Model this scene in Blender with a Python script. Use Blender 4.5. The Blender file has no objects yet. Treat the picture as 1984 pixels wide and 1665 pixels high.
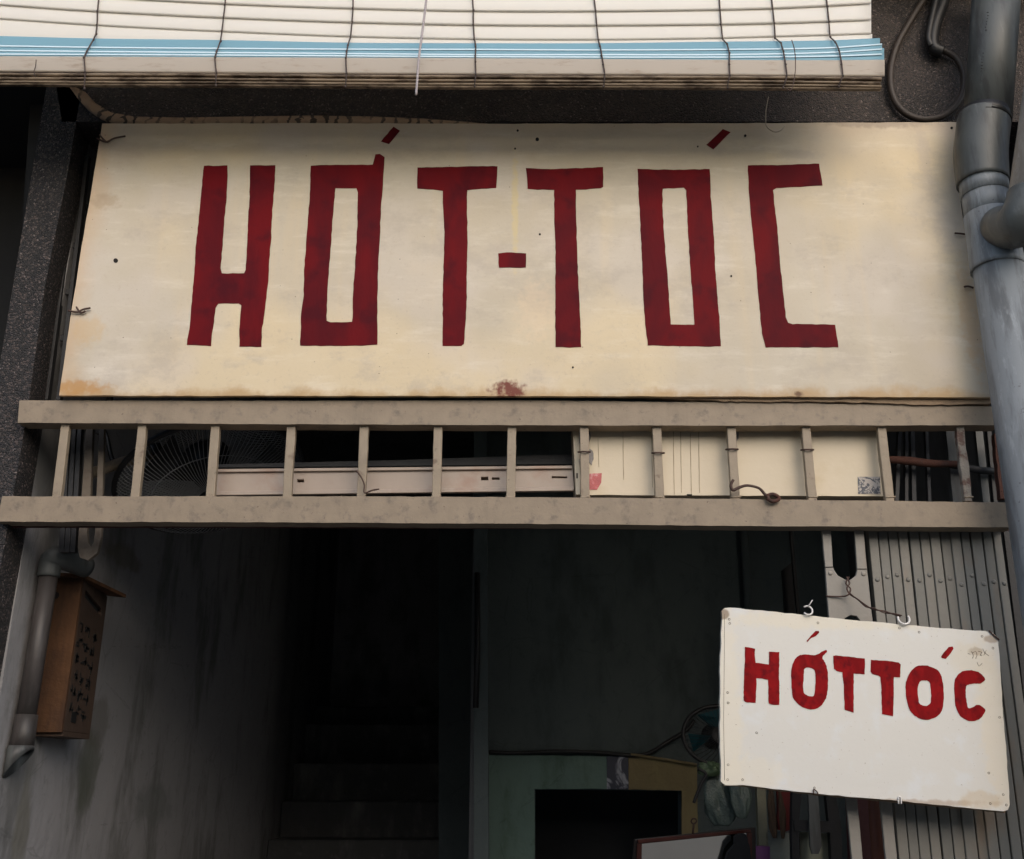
import bpy, bmesh, math, random
from mathutils import Vector, Matrix
from mathutils.geometry import tessellate_polygon
random.seed(7)
R = math.radians
S = bpy.context.scene
COL = S.collection

# ------------------------------------------------------------------ camera, world, sun, exposure
PITCH = R(19.1); F = 2000.0; CX, CY = 992.0, 832.5
CAM = Vector((0, -2.6, 1.6))
cD = Vector((0, math.cos(PITCH), math.sin(PITCH)))
cR = Vector((1, 0, 0)); cU = cR.cross(cD)
cam_d = bpy.data.cameras.new('camera'); cam = bpy.data.objects.new('camera', cam_d); COL.objects.link(cam)
cam_d.sensor_width = 36; cam_d.lens = 36*F/1984; cam_d.clip_start = .05; cam_d.clip_end = 300
cam.location = CAM; cam.rotation_euler = (math.pi/2+PITCH, 0, 0)
S.camera = cam
SUN_EL, SUN_AZ = R(30), R(20)          # azimuth measured from the street side (-Y) towards +X
w = bpy.data.worlds.new('World'); S.world = w; w.use_nodes = True
wn = w.node_tree; wn.nodes.clear()
sky = wn.nodes.new('ShaderNodeTexSky'); sky.sky_type = 'NISHITA'; sky.sun_disc = False
sky.sun_elevation = SUN_EL; sky.sun_rotation = math.pi - SUN_AZ; sky.air_density = 1.0; sky.dust_density = 2.0; sky.ozone_density = .6
bg = wn.nodes.new('ShaderNodeBackground'); bg.inputs[1].default_value = .12
wo = wn.nodes.new('ShaderNodeOutputWorld')
wn.links.new(sky.outputs[0], bg.inputs[0]); wn.links.new(bg.outputs[0], wo.inputs[0])
sd = bpy.data.lights.new('sun', 'SUN'); sd.energy = .6; sd.angle = R(80); sd.color = (1, .94, .86)
sun = bpy.data.objects.new('sun', sd); COL.objects.link(sun)
sdir = Vector((math.sin(SUN_AZ)*math.cos(SUN_EL), -math.cos(SUN_AZ)*math.cos(SUN_EL), math.sin(SUN_EL)))
sun.rotation_euler = sdir.to_track_quat('Z', 'Y').to_euler(); sun.location = sdir*20
S.view_settings.view_transform = 'Standard'; S.view_settings.look = 'None'
S.view_settings.exposure = 0.88; S.view_settings.gamma = 1
S.render.engine = 'CYCLES'
S.cycles.max_bounces = 8; S.cycles.diffuse_bounces = 5; S.cycles.use_denoising = True

# ------------------------------------------------------------------ measuring: a sight line through a photo point meets a real plane
def ray(px, py): return cR*((px-CX)/F) + cU*((CY-py)/F) + cD
def P(px, py, Y):
    d = ray(px, py); return CAM + d*((Y-CAM.y)/d.y)
def PX(px, py, X):
    d = ray(px, py); return CAM + d*((X-CAM.x)/d.x)
def mpp(p): return (Vector(p)-CAM).dot(cD)/F

# ------------------------------------------------------------------ material builder
class NT:
    def __init__(s, name):
        s.m = bpy.data.materials.new(name); s.m.use_nodes = True; s.t = s.m.node_tree; s.t.nodes.clear()
        s.o = s.n('ShaderNodeOutputMaterial'); s.b = s.n('ShaderNodeBsdfPrincipled'); s.l(s.b.outputs[0], s.o.inputs[0])
        s.tc = s.n('ShaderNodeTexCoord').outputs['Object']; s.info = None
    def n(s, k): return s.t.nodes.new(k)
    def l(s, a, b): s.t.links.new(a, b)
    def set(s, sock, v):
        if hasattr(v, 'is_output'): s.l(v, sock)
        elif isinstance(v, (tuple, list)) and sock.type == 'RGBA' and len(v) == 3: sock.default_value = (*v, 1)
        else: sock.default_value = v
    def map(s, scale=(1,1,1), loc=(0,0,0)):
        m = s.n('ShaderNodeMapping'); s.l(s.tc, m.inputs[0]); m.inputs['Scale'].default_value = scale; m.inputs['Location'].default_value = loc
        return m.outputs[0]
    def noise(s, scale, detail=4, vec=None, rough=.55, dist=0):
        n = s.n('ShaderNodeTexNoise'); s.l(vec or s.tc, n.inputs['Vector']); n.inputs['Scale'].default_value = scale
        n.inputs['Detail'].default_value = detail; n.inputs['Roughness'].default_value = rough; n.inputs['Distortion'].default_value = dist
        return n.outputs['Fac']
    def voro(s, scale, vec=None, out='Distance', feature='F1'):
        n = s.n('ShaderNodeTexVoronoi'); n.feature = feature; s.l(vec or s.tc, n.inputs['Vector']); n.inputs['Scale'].default_value = scale
        return n.outputs[out]
    def sm(s, v, a, b, lo=0, hi=1):
        n = s.n('ShaderNodeMapRange'); n.interpolation_type = 'SMOOTHSTEP'; s.set(n.inputs['Value'], v)
        n.inputs['From Min'].default_value = a; n.inputs['From Max'].default_value = b
        n.inputs['To Min'].default_value = lo; n.inputs['To Max'].default_value = hi
        return n.outputs[0]
    def ma(s, op, a, b=0.0):
        n = s.n('ShaderNodeMath'); n.operation = op; s.set(n.inputs[0], a); s.set(n.inputs[1], b); return n.outputs[0]
    def mix(s, f, a, b, mode='MIX'):
        n = s.n('ShaderNodeMix'); n.data_type = 'RGBA'; n.blend_type = mode
        s.set(n.inputs[0], f); s.set(n.inputs[6], a); s.set(n.inputs[7], b); return n.outputs[2]
    def xyz(s):
        n = s.n('ShaderNodeSeparateXYZ'); s.l(s.tc, n.inputs[0]); return n.outputs
    def rnd(s):
        n = s.n('ShaderNodeObjectInfo'); return n.outputs['Random']
    def blob(s, c, r, rough=.5, nscale=30):
        """soft spot of wear round point c (object space), radii r, with a ragged border"""
        m = s.n('ShaderNodeMapping'); s.l(s.tc, m.inputs[0])
        m.inputs['Scale'].default_value = tuple(1/k for k in r); m.inputs['Location'].default_value = tuple(-c[i]/r[i] for i in range(3))
        l = s.n('ShaderNodeVectorMath'); l.operation = 'LENGTH'; s.l(m.outputs[0], l.inputs[0])
        d = s.ma('ADD', l.outputs['Value'], s.ma('MULTIPLY', s.ma('SUBTRACT', s.noise(nscale, 5), .5), rough*3))
        return s.sm(d, 1.0, .55)
    def done(s, col, rough=.6, bump=None, bd=.002, metal=0, spec=None):
        s.set(s.b.inputs['Base Color'], col); s.set(s.b.inputs['Roughness'], rough); s.b.inputs['Metallic'].default_value = metal
        if spec is not None: s.b.inputs['Specular IOR Level'].default_value = spec
        if bump is not None:
            n = s.n('ShaderNodeBump'); n.inputs['Strength'].default_value = 1; n.inputs['Distance'].default_value = bd
            s.set(n.inputs['Height'], bump); s.l(n.outputs[0], s.b.inputs['Normal'])
        return s.m

def plain(name, c, rough=.6, var=.25, scale=14, bd=.0008, metal=0, grime=None, gs=5, gth=(.52,.7), stretch=(1,1,1), spec=None, obj=.0, chips=None):
    m = NT(name); v = m.map(stretch)
    c2 = tuple(k*(1-var) for k in c)
    col = m.mix(m.noise(scale, 6, v), c2, tuple(min(1, k*(1+var*.5)) for k in c))
    if grime: col = m.mix(m.ma('MULTIPLY', m.sm(m.noise(gs, 7, v, .65), *gth), .85), col, grime)
    if chips: col = m.mix(m.ma('MULTIPLY', m.sm(m.noise(75, 6, rough=.72), .62, .68), .85), col, chips); col = m.mix(m.ma('MULTIPLY', m.sm(m.noise(6, 6, m.map((1,1,.2),(2,2,2)), .7), .52, .7), .4), col, tuple(k*.45 for k in c))
    if obj:
        col = m.mix(1, col, m.mix(m.rnd(), (1-obj,)*3, (1,1,1)), 'MULTIPLY')
    return m.done(col, rough, m.noise(scale*6, 3), bd, metal, spec)

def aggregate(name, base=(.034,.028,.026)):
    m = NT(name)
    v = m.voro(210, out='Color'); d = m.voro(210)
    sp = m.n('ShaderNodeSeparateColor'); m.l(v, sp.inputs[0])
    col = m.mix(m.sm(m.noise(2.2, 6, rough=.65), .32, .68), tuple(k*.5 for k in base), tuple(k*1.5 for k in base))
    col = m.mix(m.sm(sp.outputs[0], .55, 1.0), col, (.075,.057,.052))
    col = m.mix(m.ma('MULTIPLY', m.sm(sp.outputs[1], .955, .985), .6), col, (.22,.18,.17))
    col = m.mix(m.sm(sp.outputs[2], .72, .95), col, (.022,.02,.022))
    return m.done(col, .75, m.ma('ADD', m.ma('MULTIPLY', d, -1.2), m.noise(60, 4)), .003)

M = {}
M['aggregate'] = aggregate('aggregate'); M['aggregate_shaded'] = aggregate('shaded_aggregate', (.014,.013,.013))  # second copy darkened: the pier's deep shade is put into its colour
def m_sign(root):
    m = NT('sign_cream_paint'); X, Yy, Z = m.xyz()
    col = m.mix(m.noise(2.2, 5, rough=.6), (.485,.405,.295), (.555,.50,.405))
    col = m.mix(m.ma('MULTIPLY', m.sm(m.noise(1.7, 3, m.map((1,1,1),(5,2,1))), .5, .68), .45), col, (.76,.60,.35))
    col = m.mix(m.ma('MULTIPLY', m.sm(m.noise(3.1, 4, m.map((1,1,1),(1,7,4))), .48, .66), .35), col, (.60,.54,.49))
    st = m.noise(9, 5, m.map((1.6,1,.12)))
    col = m.mix(m.ma('MULTIPLY', m.sm(st, .52, .72), .3), col, (.62,.50,.33))
    col = m.mix(m.ma('MULTIPLY', m.sm(m.noise(55, 6, rough=.7), .54, .72), .42), col, (.46,.38,.29))
    col = m.mix(m.ma('MULTIPLY', m.sm(m.noise(140, 5, rough=.75), .58, .70), .5), col, (.36,.28,.20))
    col = m.mix(m.ma('MULTIPLY', m.sm(m.noise(14, 6, m.map((.35,1,1.6)), rough=.7), .5, .72), .3), col, (.78,.72,.62))
    col = m.mix(m.ma('MULTIPLY', m.sm(m.noise(5.5, 7, m.map((1,1,1.4),(9,3,2)), rough=.7), .50, .66), .42), col, (.40,.345,.285))
    # long border grime
    n = m.ma('MULTIPLY', m.ma('SUBTRACT', m.noise(7, 6, rough=.65), .5), .12)
    def at(a, b): 
        p = P(a, b, -.05); return (p.x-root.location.x, -.05, p.z-root.location.z)
    bl, br, tl, tr = at(115,766), at(1925,770), at(198,240), at(1858,237)
    edges = [m.ma('SUBTRACT', Z, bl[2]), m.ma('SUBTRACT', tl[2], Z), m.ma('SUBTRACT', X, bl[0]), m.ma('SUBTRACT', br[0], X)]
    for e, wd, c, f in zip(edges, (.028,.07,.07,.08), ((.42,.27,.12),(.46,.36,.26),(.52,.36,.22),(.50,.40,.31)), (.8,.5,.65,.55)):
        col = m.mix(m.ma('MULTIPLY', m.sm(m.ma('ADD', e, n), wd, -.01), f), col, c)
    for (a, b, rx, rz, c, f) in [(150,752,90,22,(.45,.24,.08),.8), (985,757,44,26,(.15,.03,.014),1.0), (1548,764,12,8,(.12,.06,.03),.9), (1700,240,150,14,(.25,.2,.16),.55),
                                 (205,390,45,22,(.40,.30,.2),.6), (240,300,60,40,(.45,.36,.28),.4), (1790,300,20,90,(.45,.38,.32),.4), (1835,440,40,60,(.40,.34,.29),.4),
                                 (170,640,50,40,(.55,.38,.2),.5), (998,400,10,170,(.62,.5,.25),.6), (1880,620,30,150,(.55,.36,.2),.55), (1545,300,70,14,(.42,.36,.3),.5), (1040,600,60,80,(.80,.6,.4),.25)]:
        k = mpp(P(a, b, -.05)); ragged = .5 if rx < 60 and rz < 60 and f > .8 else .35
        col = m.mix(m.ma('MULTIPLY', m.blob(at(a,b), (rx*k, .1, rz*k*1.15), ragged, 45), f), col, c)
    sp = m.n('ShaderNodeSeparateColor'); m.l(m.voro(46, out='Color'), sp.inputs[0])
    dot = m.ma('MULTIPLY', m.sm(m.voro(46), .085, .05), m.sm(sp.outputs[0], .90, .93))
    col = m.mix(m.ma('MULTIPLY', dot, .8), col, (.10,.07,.05))
    return m.done(col, m.sm(m.noise(8,4), .3, .7, .5, .7), m.ma('ADD', m.ma('MULTIPLY', m.noise(1.6, 2), 6), m.ma('MULTIPLY', m.noise(90, 5), .07)), .004, spec=.35)
def m_red(name, a, b, c, sc=11):
    m = NT(name)
    col = m.mix(m.sm(m.noise(sc, 3, m.map((1.3,1,.6)), dist=.6), .35, .66), a, b)
    col = m.mix(m.ma('MULTIPLY', m.sm(m.noise(sc*2.2, 4, m.map((1,1,1),(3,1,2))), .5, .7), .6), col, c)
    return m.done(col, .6, m.noise(90, 4, m.map((1,1,.3))), .0006, spec=.08)
M['red_dark'] = m_red('maroon_sign_paint', (.085,.004,.008), (.13,.004,.007), (.05,.004,.009), 6)
M['red'] = m_red('red_brushed_paint', (.19,.004,.006), (.28,.006,.008), (.08,.003,.007), 26)
def m_small(root):
    m = NT('white_board_paint'); X, Yy, Z = m.xyz()
    col = m.mix(m.noise(5, 5), (.68,.665,.615), (.71,.68,.61))
    col = m.mix(m.ma('MULTIPLY', m.sm(m.noise(14, 5), .5, .7), .35), col, (.74,.78,.81))
    def at(a, b):
        p = P(a, b, SIGN2_Y); return (p.x-root.location.x, p.y-root.location.y, p.z-root.location.z)
    for (a, b, rx, rz, c, f) in [(1400,1350,45,260,(.76,.70,.57),.7), (1935,1420,45,200,(.74,.67,.54),.75), (1880,1275,50,36,(.68,.62,.5),.6), (1450,1500,90,40,(.76,.70,.57),.5),
                                 (1660,1200,320,24,(.76,.69,.54),.6), (1920,1238,16,10,(.35,.27,.2),.7), (1402,1190,14,12,(.25,.18,.12),.8), (1660,1556,320,9,(.42,.3,.2),.6), (1892,1262,18,9,(.35,.26,.16),.5), (1900,1550,50,20,(.6,.47,.3),.5)]:
        k = mpp(P(a, b, -.1))
        col = m.mix(m.ma('MULTIPLY', m.blob(at(a,b), (rx*k, .2, rz*k*1.05), .35, 40), f), col, c)
    col = m.mix(m.ma('MULTIPLY', m.sm(m.noise(170, 4), .66, .72), .6), col, (.3,.22,.15))
    return m.done(col, .55, m.ma('ADD', m.noise(4, 3), m.ma('MULTIPLY', m.noise(70, 5), .2)), .0015, spec=.3)
M['board_edge'] = plain('board_edge_wood', (.30,.21,.13), .8, .5, 40, grime=(.06,.04,.03))
M['rail'] = plain('rail_old_cream_paint', (.275,.215,.15), .6, .3, 22, .0005, grime=(.14,.11,.085), gs=28, gth=(.50,.72), chips=(.085,.05,.035))
M['bar'] = plain('bar_old_cream_paint', (.30,.24,.17), .6, .3, 30, .0004, grime=(.14,.09,.06), gs=18, gth=(.56,.7), chips=(.08,.045,.03))
M['slat_glint'] = plain('painted_slat_glint', (.52,.66,.74), .4, .05)  # pale colour painting the light caught along the blue slat edges
M['bar_rusty'] = plain('bar_peeling_paint', (.30,.26,.21), .7, .4, 30, .002, grime=(.10,.04,.025), gs=22, gth=(.45,.58))
M['rust'] = plain('rusty_steel', (.09,.032,.02), .85, .5, 40, .002, grime=(.04,.025,.02), gs=25)
M['panel'] = plain('cream_cabinet_paint', (.60,.51,.37), .5, .1, 6, .0006, grime=(.52,.42,.26), gs=7, gth=(.52,.8))
M['panel_scratch'] = plain('scratch_dark', (.36,.29,.20), .8)
M['peel'] = plain('bare_grey_undercoat', (.26,.24,.23), .8, .3, 50)
M['pink'] = plain('pink_sticker', (.50,.10,.10), .5, .5, 60, grime=(.6,.35,.35), gs=60)
def m_sticker():
    m = NT('worn_grey_sticker')
    col = m.mix(m.sm(m.noise(70, 5, dist=1.5), .45, .55), (.08,.085,.10), (.42,.38,.34))
    return m.done(col, .6, None)
M['sticker'] = m_sticker()
M['batten'] = plain('batten_white_enamel', (.36,.29,.235), .45, .2, 9, .0005, grime=(.30,.19,.14), gs=8, gth=(.5,.75))
M['plate_dim'] = plain('dingy_cream_paint', (.16,.13,.10), .7, .4, 30, grime=(.06,.04,.03), gs=15)
M['nail'] = plain('nail_head', (.11,.08,.05), .6)
M['black'] = plain('black_plastic', (.012,.012,.013), .5, .3, 30)
M['hole'] = plain('dark_hole', (.012,.009,.008), .9, .3, 30)
M['dark_steel'] = plain('dark_steel', (.03,.03,.032), .6, .4, 20)
M['cage'] = plain('cage_wire', (.26,.26,.26), .4, .2, 20)
M['cable'] = plain('brown_cable', (.035,.025,.02), .6, .4, 30)
M['wire'] = plain('rusted_wire', (.07,.035,.025), .7, .5, 60)
M['bright_wire'] = plain('bright_wire', (.75,.72,.68), .35, .2, 60)
M['cord'] = plain('braided_cord', (.07,.05,.045), .9, .6, 90)
M['rope'] = plain('pale_braided_cord', (.42,.38,.40), .9, .5, 300)
def m_pipe(name, c, g, rough=.38):
    m = NT(name)
    col = m.mix(m.noise(5, 6, m.map((1,1,.4))), tuple(k*.82 for k in c), c)
    col = m.mix(m.ma('MULTIPLY', m.sm(m.noise(13, 7, m.map((1.6,1.6,.22)), rough=.7), .45, .6), .9), col, g)
    col = m.mix(m.ma('MULTIPLY', m.sm(m.noise(30, 6, m.map((1.5,1.5,.4),(3,3,3)), rough=.7), .56, .7), .35), col, tuple(min(1, k*1.7+.03) for k in c))
    col = m.mix(m.ma('MULTIPLY', m.sm(m.noise(60, 4), .68, .74), .6), col, (.05,.05,.06))
    return m.done(col, rough, m.noise(20, 3), .001)
M['pvc'] = m_pipe('grey_pvc', (.215,.235,.25), (.11,.118,.125), .55)
M['pvc_dark'] = m_pipe('grey_pvc_weathered', (.085,.092,.09), (.045,.045,.045), .5)
M['pvc_beige'] = m_pipe('beige_pvc', (.40,.37,.34), (.28,.25,.22), .45)
M['pvc_wall'] = m_pipe('dirty_wall_pvc', (.06,.052,.05), (.03,.027,.025), .5)
def m_slat(name, c, dirt, dth, trans):
    m = NT(name)
    col = m.mix(m.noise(3, 4, m.map((.4,1,1))), tuple(k*.95 for k in c), c)
    n = m.noise(26, 7, m.map((.5,1,2.2)), .7)
    col = m.mix(m.ma('MULTIPLY', m.sm(n, *dth), .9), col, dirt)
    m.done(col, .45, m.noise(30, 3, m.map((.2,1,1))), .0006, spec=.35)
    if trans:
        tr = m.n('ShaderNodeBsdfTranslucent'); m.set(tr.inputs[0], col)
        mx = m.n('ShaderNodeMixShader'); mx.inputs[0].default_value = trans
        m.l(m.b.outputs[0], mx.inputs[1]); m.l(tr.outputs[0], mx.inputs[2]); m.l(mx.outputs[0], m.o.inputs[0])
    return m.m
M['slat_white'] = m_slat('white_pvc_slat', (.90,.88,.84), (.6,.5,.4), (.7,.9), .4)
M['slat_blue'] = m_slat('pale_blue_pvc_slat', (.27,.50,.62), (.4,.52,.62), (.62,.85), .4)
M['slat_dirty'] = m_slat('yellowed_pvc_slat', (.66,.60,.53), (.40,.29,.2), (.52,.8), .5)
M['slat_grimy'] = m_slat('grimy_pvc_slat', (.42,.33,.24), (.07,.045,.03), (.42,.62), .5)
def m_gate(name, c, g):
    m = NT(name)
    col = m.mix(m.noise(7, 6, m.map((1,1,.5))), tuple(k*.8 for k in c), c)
    col = m.mix(m.ma('MULTIPLY', m.sm(m.noise(16, 5, m.map((1,1,.3))), .55, .72), .5), col, g)
    col = m.mix(1, col, m.mix(m.rnd(), (.78,.8,.8), (1.0,.98,.95)), 'MULTIPLY')
    return m.done(col, .5, m.noise(60, 4), .0008)
M['gate'] = m_gate('grey_beige_gate_paint', (.225,.215,.19), (.25,.17,.11))
M['gate_plate'] = m_gate('gate_handle_paint', (.31,.285,.25), (.24,.17,.12))
def m_wall(name, a, b, g, bd=.002, stains=()):
    m = NT(name)
    col = m.mix(m.noise(2.5, 5), a, b)
    col = m.mix(m.ma('MULTIPLY', m.sm(m.noise(4, 7, m.map((1,1,.35)), .65), .48, .66), .7), col, g)
    col = m.mix(m.ma('MULTIPLY', m.sm(m.noise(16, 6, rough=.7), .56, .7), .35), col, g)
    cr = m.voro(2.6, m.map((1,1,1),(.3,.7,.1)), feature='DISTANCE_TO_EDGE')
    cr2 = m.ma('ADD', cr, m.ma('MULTIPLY', m.ma('SUBTRACT', m.noise(11, 5), .5), .09))
    col = m.mix(m.ma('MULTIPLY', m.sm(m.ma('ABSOLUTE', cr2), .006, .001), .22), col, tuple(k*.4 for k in g))
    for c, rr, cc, f in stains: col = m.mix(m.ma('MULTIPLY', m.blob(c, rr, .4, 12), f), col, cc)
    return m.done(col, .85, m.ma('ADD', m.noise(40, 5), m.ma('MULTIPLY', m.noise(6, 4), 4)), bd)
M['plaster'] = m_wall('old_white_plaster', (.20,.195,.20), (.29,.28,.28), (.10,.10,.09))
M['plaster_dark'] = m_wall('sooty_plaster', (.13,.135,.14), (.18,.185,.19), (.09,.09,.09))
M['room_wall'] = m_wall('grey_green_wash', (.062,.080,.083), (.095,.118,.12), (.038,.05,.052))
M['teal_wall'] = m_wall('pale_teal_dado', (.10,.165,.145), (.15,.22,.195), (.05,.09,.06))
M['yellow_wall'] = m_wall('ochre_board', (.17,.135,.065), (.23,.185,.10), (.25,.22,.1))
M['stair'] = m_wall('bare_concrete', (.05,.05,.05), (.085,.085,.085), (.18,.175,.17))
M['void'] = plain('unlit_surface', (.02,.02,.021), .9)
M['street'] = plain('asphalt', (.11,.11,.105), .9, .3, 8)
M['pavement'] = plain('cement_pavement', (.30,.28,.25), .9, .3, 8)
M['opp'] = plain('stucco_opposite', (.30,.27,.23), .9, .3, 3)
M['slab'] = plain('sooty_concrete', (.16,.15,.14), .9, .3, 5)
M['cloth_stripe'] = None
def m_stripe():
    m = NT('striped_canvas')
    wv = m.n('ShaderNodeTexWave'); wv.wave_type = 'BANDS'; wv.bands_direction = 'X'; m.l(m.map((1,1,1.1)), wv.inputs[0])
    wv.inputs['Scale'].default_value = 9; wv.inputs['Distortion'].default_value = 5; wv.inputs['Detail'].default_value = 3; wv.inputs['Detail Scale'].default_value = 2.5
    col = m.mix(m.ma('MULTIPLY', m.sm(wv.outputs['Fac'], .72, .9), m.sm(m.noise(7,3), .4, .55)), (.34,.235,.16), (.06,.045,.035))
    return m.done(col, .9, wv.outputs['Fac'], .002)
M['cloth_stripe'] = m_stripe()
M['plywood'] = plain('varnished_plywood', (.115,.058,.03), .75, .5, 16, .002, grime=(.055,.03,.02), gs=9, gth=(.42,.66), stretch=(2.2,2.2,.7), spec=.15)
M['plywood_shaded'] = plain('weathered_shaded_plywood', (.06,.035,.023), .8, .5, 12, .001, grime=(.06,.035,.02), gs=9, stretch=(3,3,.5))  # weathered boards, with the shade on front and bottom put into the colour
M['ink'] = plain('black_paint', (.01,.01,.01), .6)
M['frame'] = plain('red_brown_frame', (.08,.02,.013), .4, .4, 20)
M['frame_dark'] = plain('dark_frame', (.02,.014,.012), .4, .4, 20)
def m_glass():
    m = NT('mirror_glass'); return m.done(m.mix(m.noise(6,4), (.55,.55,.52), (.72,.72,.68)), .12, m.noise(2.5, 2), .004, 1)
M['mirror'] = m_glass()
M['cyan'] = plain('turquoise_plastic', (.008,.07,.085), .4)
M['bag'] = plain('greenish_plastic_bag', (.09,.125,.115), .35, .5, 18, .004)
M['bag_green'] = plain('pale_green_plastic', (.09,.14,.075), .35, .5, 18, .004)
M['red_cloth'] = plain('red_cloth', (.09,.008,.008), .9, .4, 20)
M['brown_cloth'] = plain('brown_cloth', (.05,.03,.017), .9, .4, 20)
M['dark_cloth'] = plain('black_cloth', (.015,.015,.016), .9, .4, 20)
M['purple'] = plain('purple_plastic', (.10,.025,.12), .5)
M['pole'] = plain('pale_wood_pole', (.20,.19,.13), .7, .3, 20)
M['screen'] = plain('pale_panel', (.22,.23,.17), .6, .2, 12)
M['orange'] = plain('orange_rusty_pipe', (.16,.05,.025), .7, .5, 15, grime=(.05,.02,.015))
def m_poster():
    m = NT('faded_poster')
    col = m.mix(m.sm(m.noise(9, 4, dist=1.2), .46, .56), (.03,.035,.06), (.32,.34,.40))
    return m.done(col, .5)
M['poster'] = m_poster()

# ------------------------------------------------------------------ object builders
def tag(o, label=None, cat=None, group=None, kind=None):
    if label: o['label'] = label
    if cat: o['category'] = cat
    if group: o['group'] = group
    if kind: o['kind'] = kind
    return o
def root(name, label, cat, loc, group=None):
    o = bpy.data.objects.new(name, None); COL.objects.link(o); o.location = loc; o.empty_display_size = .05
    return tag(o, label, cat, group)
class MB:
    def __init__(s): s.v = []; s.f = []; s.sm = []
    def add(s, vs, fs, smooth=False):
        k = len(s.v); s.v += [Vector(q) for q in vs]; s.f += [tuple(i+k for i in f) for f in fs]; s.sm += [smooth]*len(fs); return s
    def build(s, name, mat, parent=None, bevel=0, origin=None, seg=2):
        vs = s.v
        if origin is None and parent is None:
            origin = Vector((sum(q.x for q in vs)/len(vs), sum(q.y for q in vs)/len(vs), min(q.z for q in vs)))
        base = parent_world(parent) if parent else Vector(origin)
        me = bpy.data.meshes.new(name); me.from_pydata([q-base for q in vs], [], s.f); 
        me.polygons.foreach_set('use_smooth', s.sm); me.materials.append(mat); me.update()
        bm = bmesh.new(); bm.from_mesh(me); bmesh.ops.recalc_face_normals(bm, faces=bm.faces); bm.to_mesh(me); bm.free()
        o = bpy.data.objects.new(name, me); COL.objects.link(o)
        if parent: o.parent = parent
        else: o.location = base
        if bevel:
            b = o.modifiers.new('edge', 'BEVEL'); b.width = bevel; b.segments = seg; b.limit_method = 'ANGLE'; b.angle_limit = R(40)
        return o
def parent_world(o):
    v = Vector((0,0,0))
    while o: v = v + o.location; o = o.parent
    return v
def prism(loops, off):
    """closed solid from front loops (first outer, rest holes) and an offset vector to its back"""
    off = Vector(off); mb = MB(); allp = [q for L in loops for q in L]; n = len(allp)
    tris = tessellate_polygon([[Vector((q.x, q.z, 0)) if abs(off.y) >= max(abs(off.x), abs(off.z)) else (Vector((q.y, q.z, 0)) if abs(off.x) >= abs(off.z) else Vector((q.x, q.y, 0))) for q in L] for L in loops])
    fs = [tuple(t) for t in tris] + [tuple(i+n for i in reversed(t)) for t in tris]
    k = 0
    for L in loops:
        m = len(L)
        for i in range(m): a, b = k+i, k+(i+1) % m; fs.append((a, b, b+n, a+n))
        k += m
    return mb.add(allp + [q+off for q in allp], fs)
def rough(pts, step=9, j=.7):
    out = []; n = len(pts)
    for i in range(n):
        a, b = pts[i], pts[(i+1) % n]; d = math.hypot(b[0]-a[0], b[1]-a[1]); k = max(1, int(d/step))
        for t in range(k):
            u = t/k; out.append((a[0]+(b[0]-a[0])*u+random.uniform(-j, j), a[1]+(b[1]-a[1])*u+random.uniform(-j, j)))
    return out
def slab(pts, Y0, Y1, holes=(), jit=0, step=12):
    f = (lambda q: rough(q, step, jit)) if jit else (lambda q: q)
    return prism([[P(x, y, Y0) for x, y in f(L)] for L in [pts, *holes]], (0, Y1-Y0, 0))
def box(x0, x1, y0, y1, z0, z1):
    v = [(x, y, z) for z in (z0, z1) for y in (y0, y1) for x in (x0, x1)]
    return MB().add(v, [(0,1,3,2),(4,6,7,5),(0,4,5,1),(2,3,7,6),(0,2,6,4),(1,5,7,3)])
def tube(path, r, sides=10, caps=True, mb=None, sub=0):
    path = [Vector(q) for q in path]
    rs = list(r) if isinstance(r, (list, tuple)) else [r]*len(path)
    if sub:
        pp, rr = [], []
        n = len(path)
        for i in range(n-1):
            p0, p1, p2, p3 = path[max(i-1,0)], path[i], path[i+1], path[min(i+2,n-1)]
            for t in range(sub):
                u = t/sub; pp.append(.5*((2*p1)+(p2-p0)*u+(2*p0-5*p1+4*p2-p3)*u*u+(3*p1-p0-3*p2+p3)*u**3)); rr.append(rs[i]+(rs[i+1]-rs[i])*u)
        pp.append(path[-1]); rr.append(rs[-1]); path, rs = pp, rr
    mb = mb or MB(); vs, fs = [], []; n = len(path); ref = None
    for i, p in enumerate(path):
        t = (path[min(i+1, n-1)]-path[max(i-1, 0)]).normalized()
        if ref is None: ref = t.orthogonal().normalized()
        ref = (ref - t*ref.dot(t)); ref = ref.normalized() if ref.length > 1e-6 else t.orthogonal().normalized()
        b = t.cross(ref)
        for k in range(sides):
            a = 2*math.pi*k/sides; vs.append(p+(ref*math.cos(a)+b*math.sin(a))*rs[i])
    for i in range(n-1):
        for k in range(sides):
            a = i*sides+k; c = i*sides+(k+1) % sides; fs.append((a, c, c+sides, a+sides))
    mb.add(vs, fs, True)
    if caps:
        k = len(mb.v)-len(vs)
        mb.f += [tuple(k+j for j in reversed(range(sides))), tuple(k+(n-1)*sides+j for j in range(sides))]; mb.sm += [False, False]
    return mb
def pathpx(pts, Y): return [P(p[0], p[1], p[2] if len(p) > 2 else Y) for p in pts]
def disc_px(x, y, rp, Y0, Y1, n=14):
    return slab([(x+rp*math.cos(2*math.pi*i/n), y+rp*math.sin(2*math.pi*i/n)) for i in range(n)], Y0, Y1)

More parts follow.
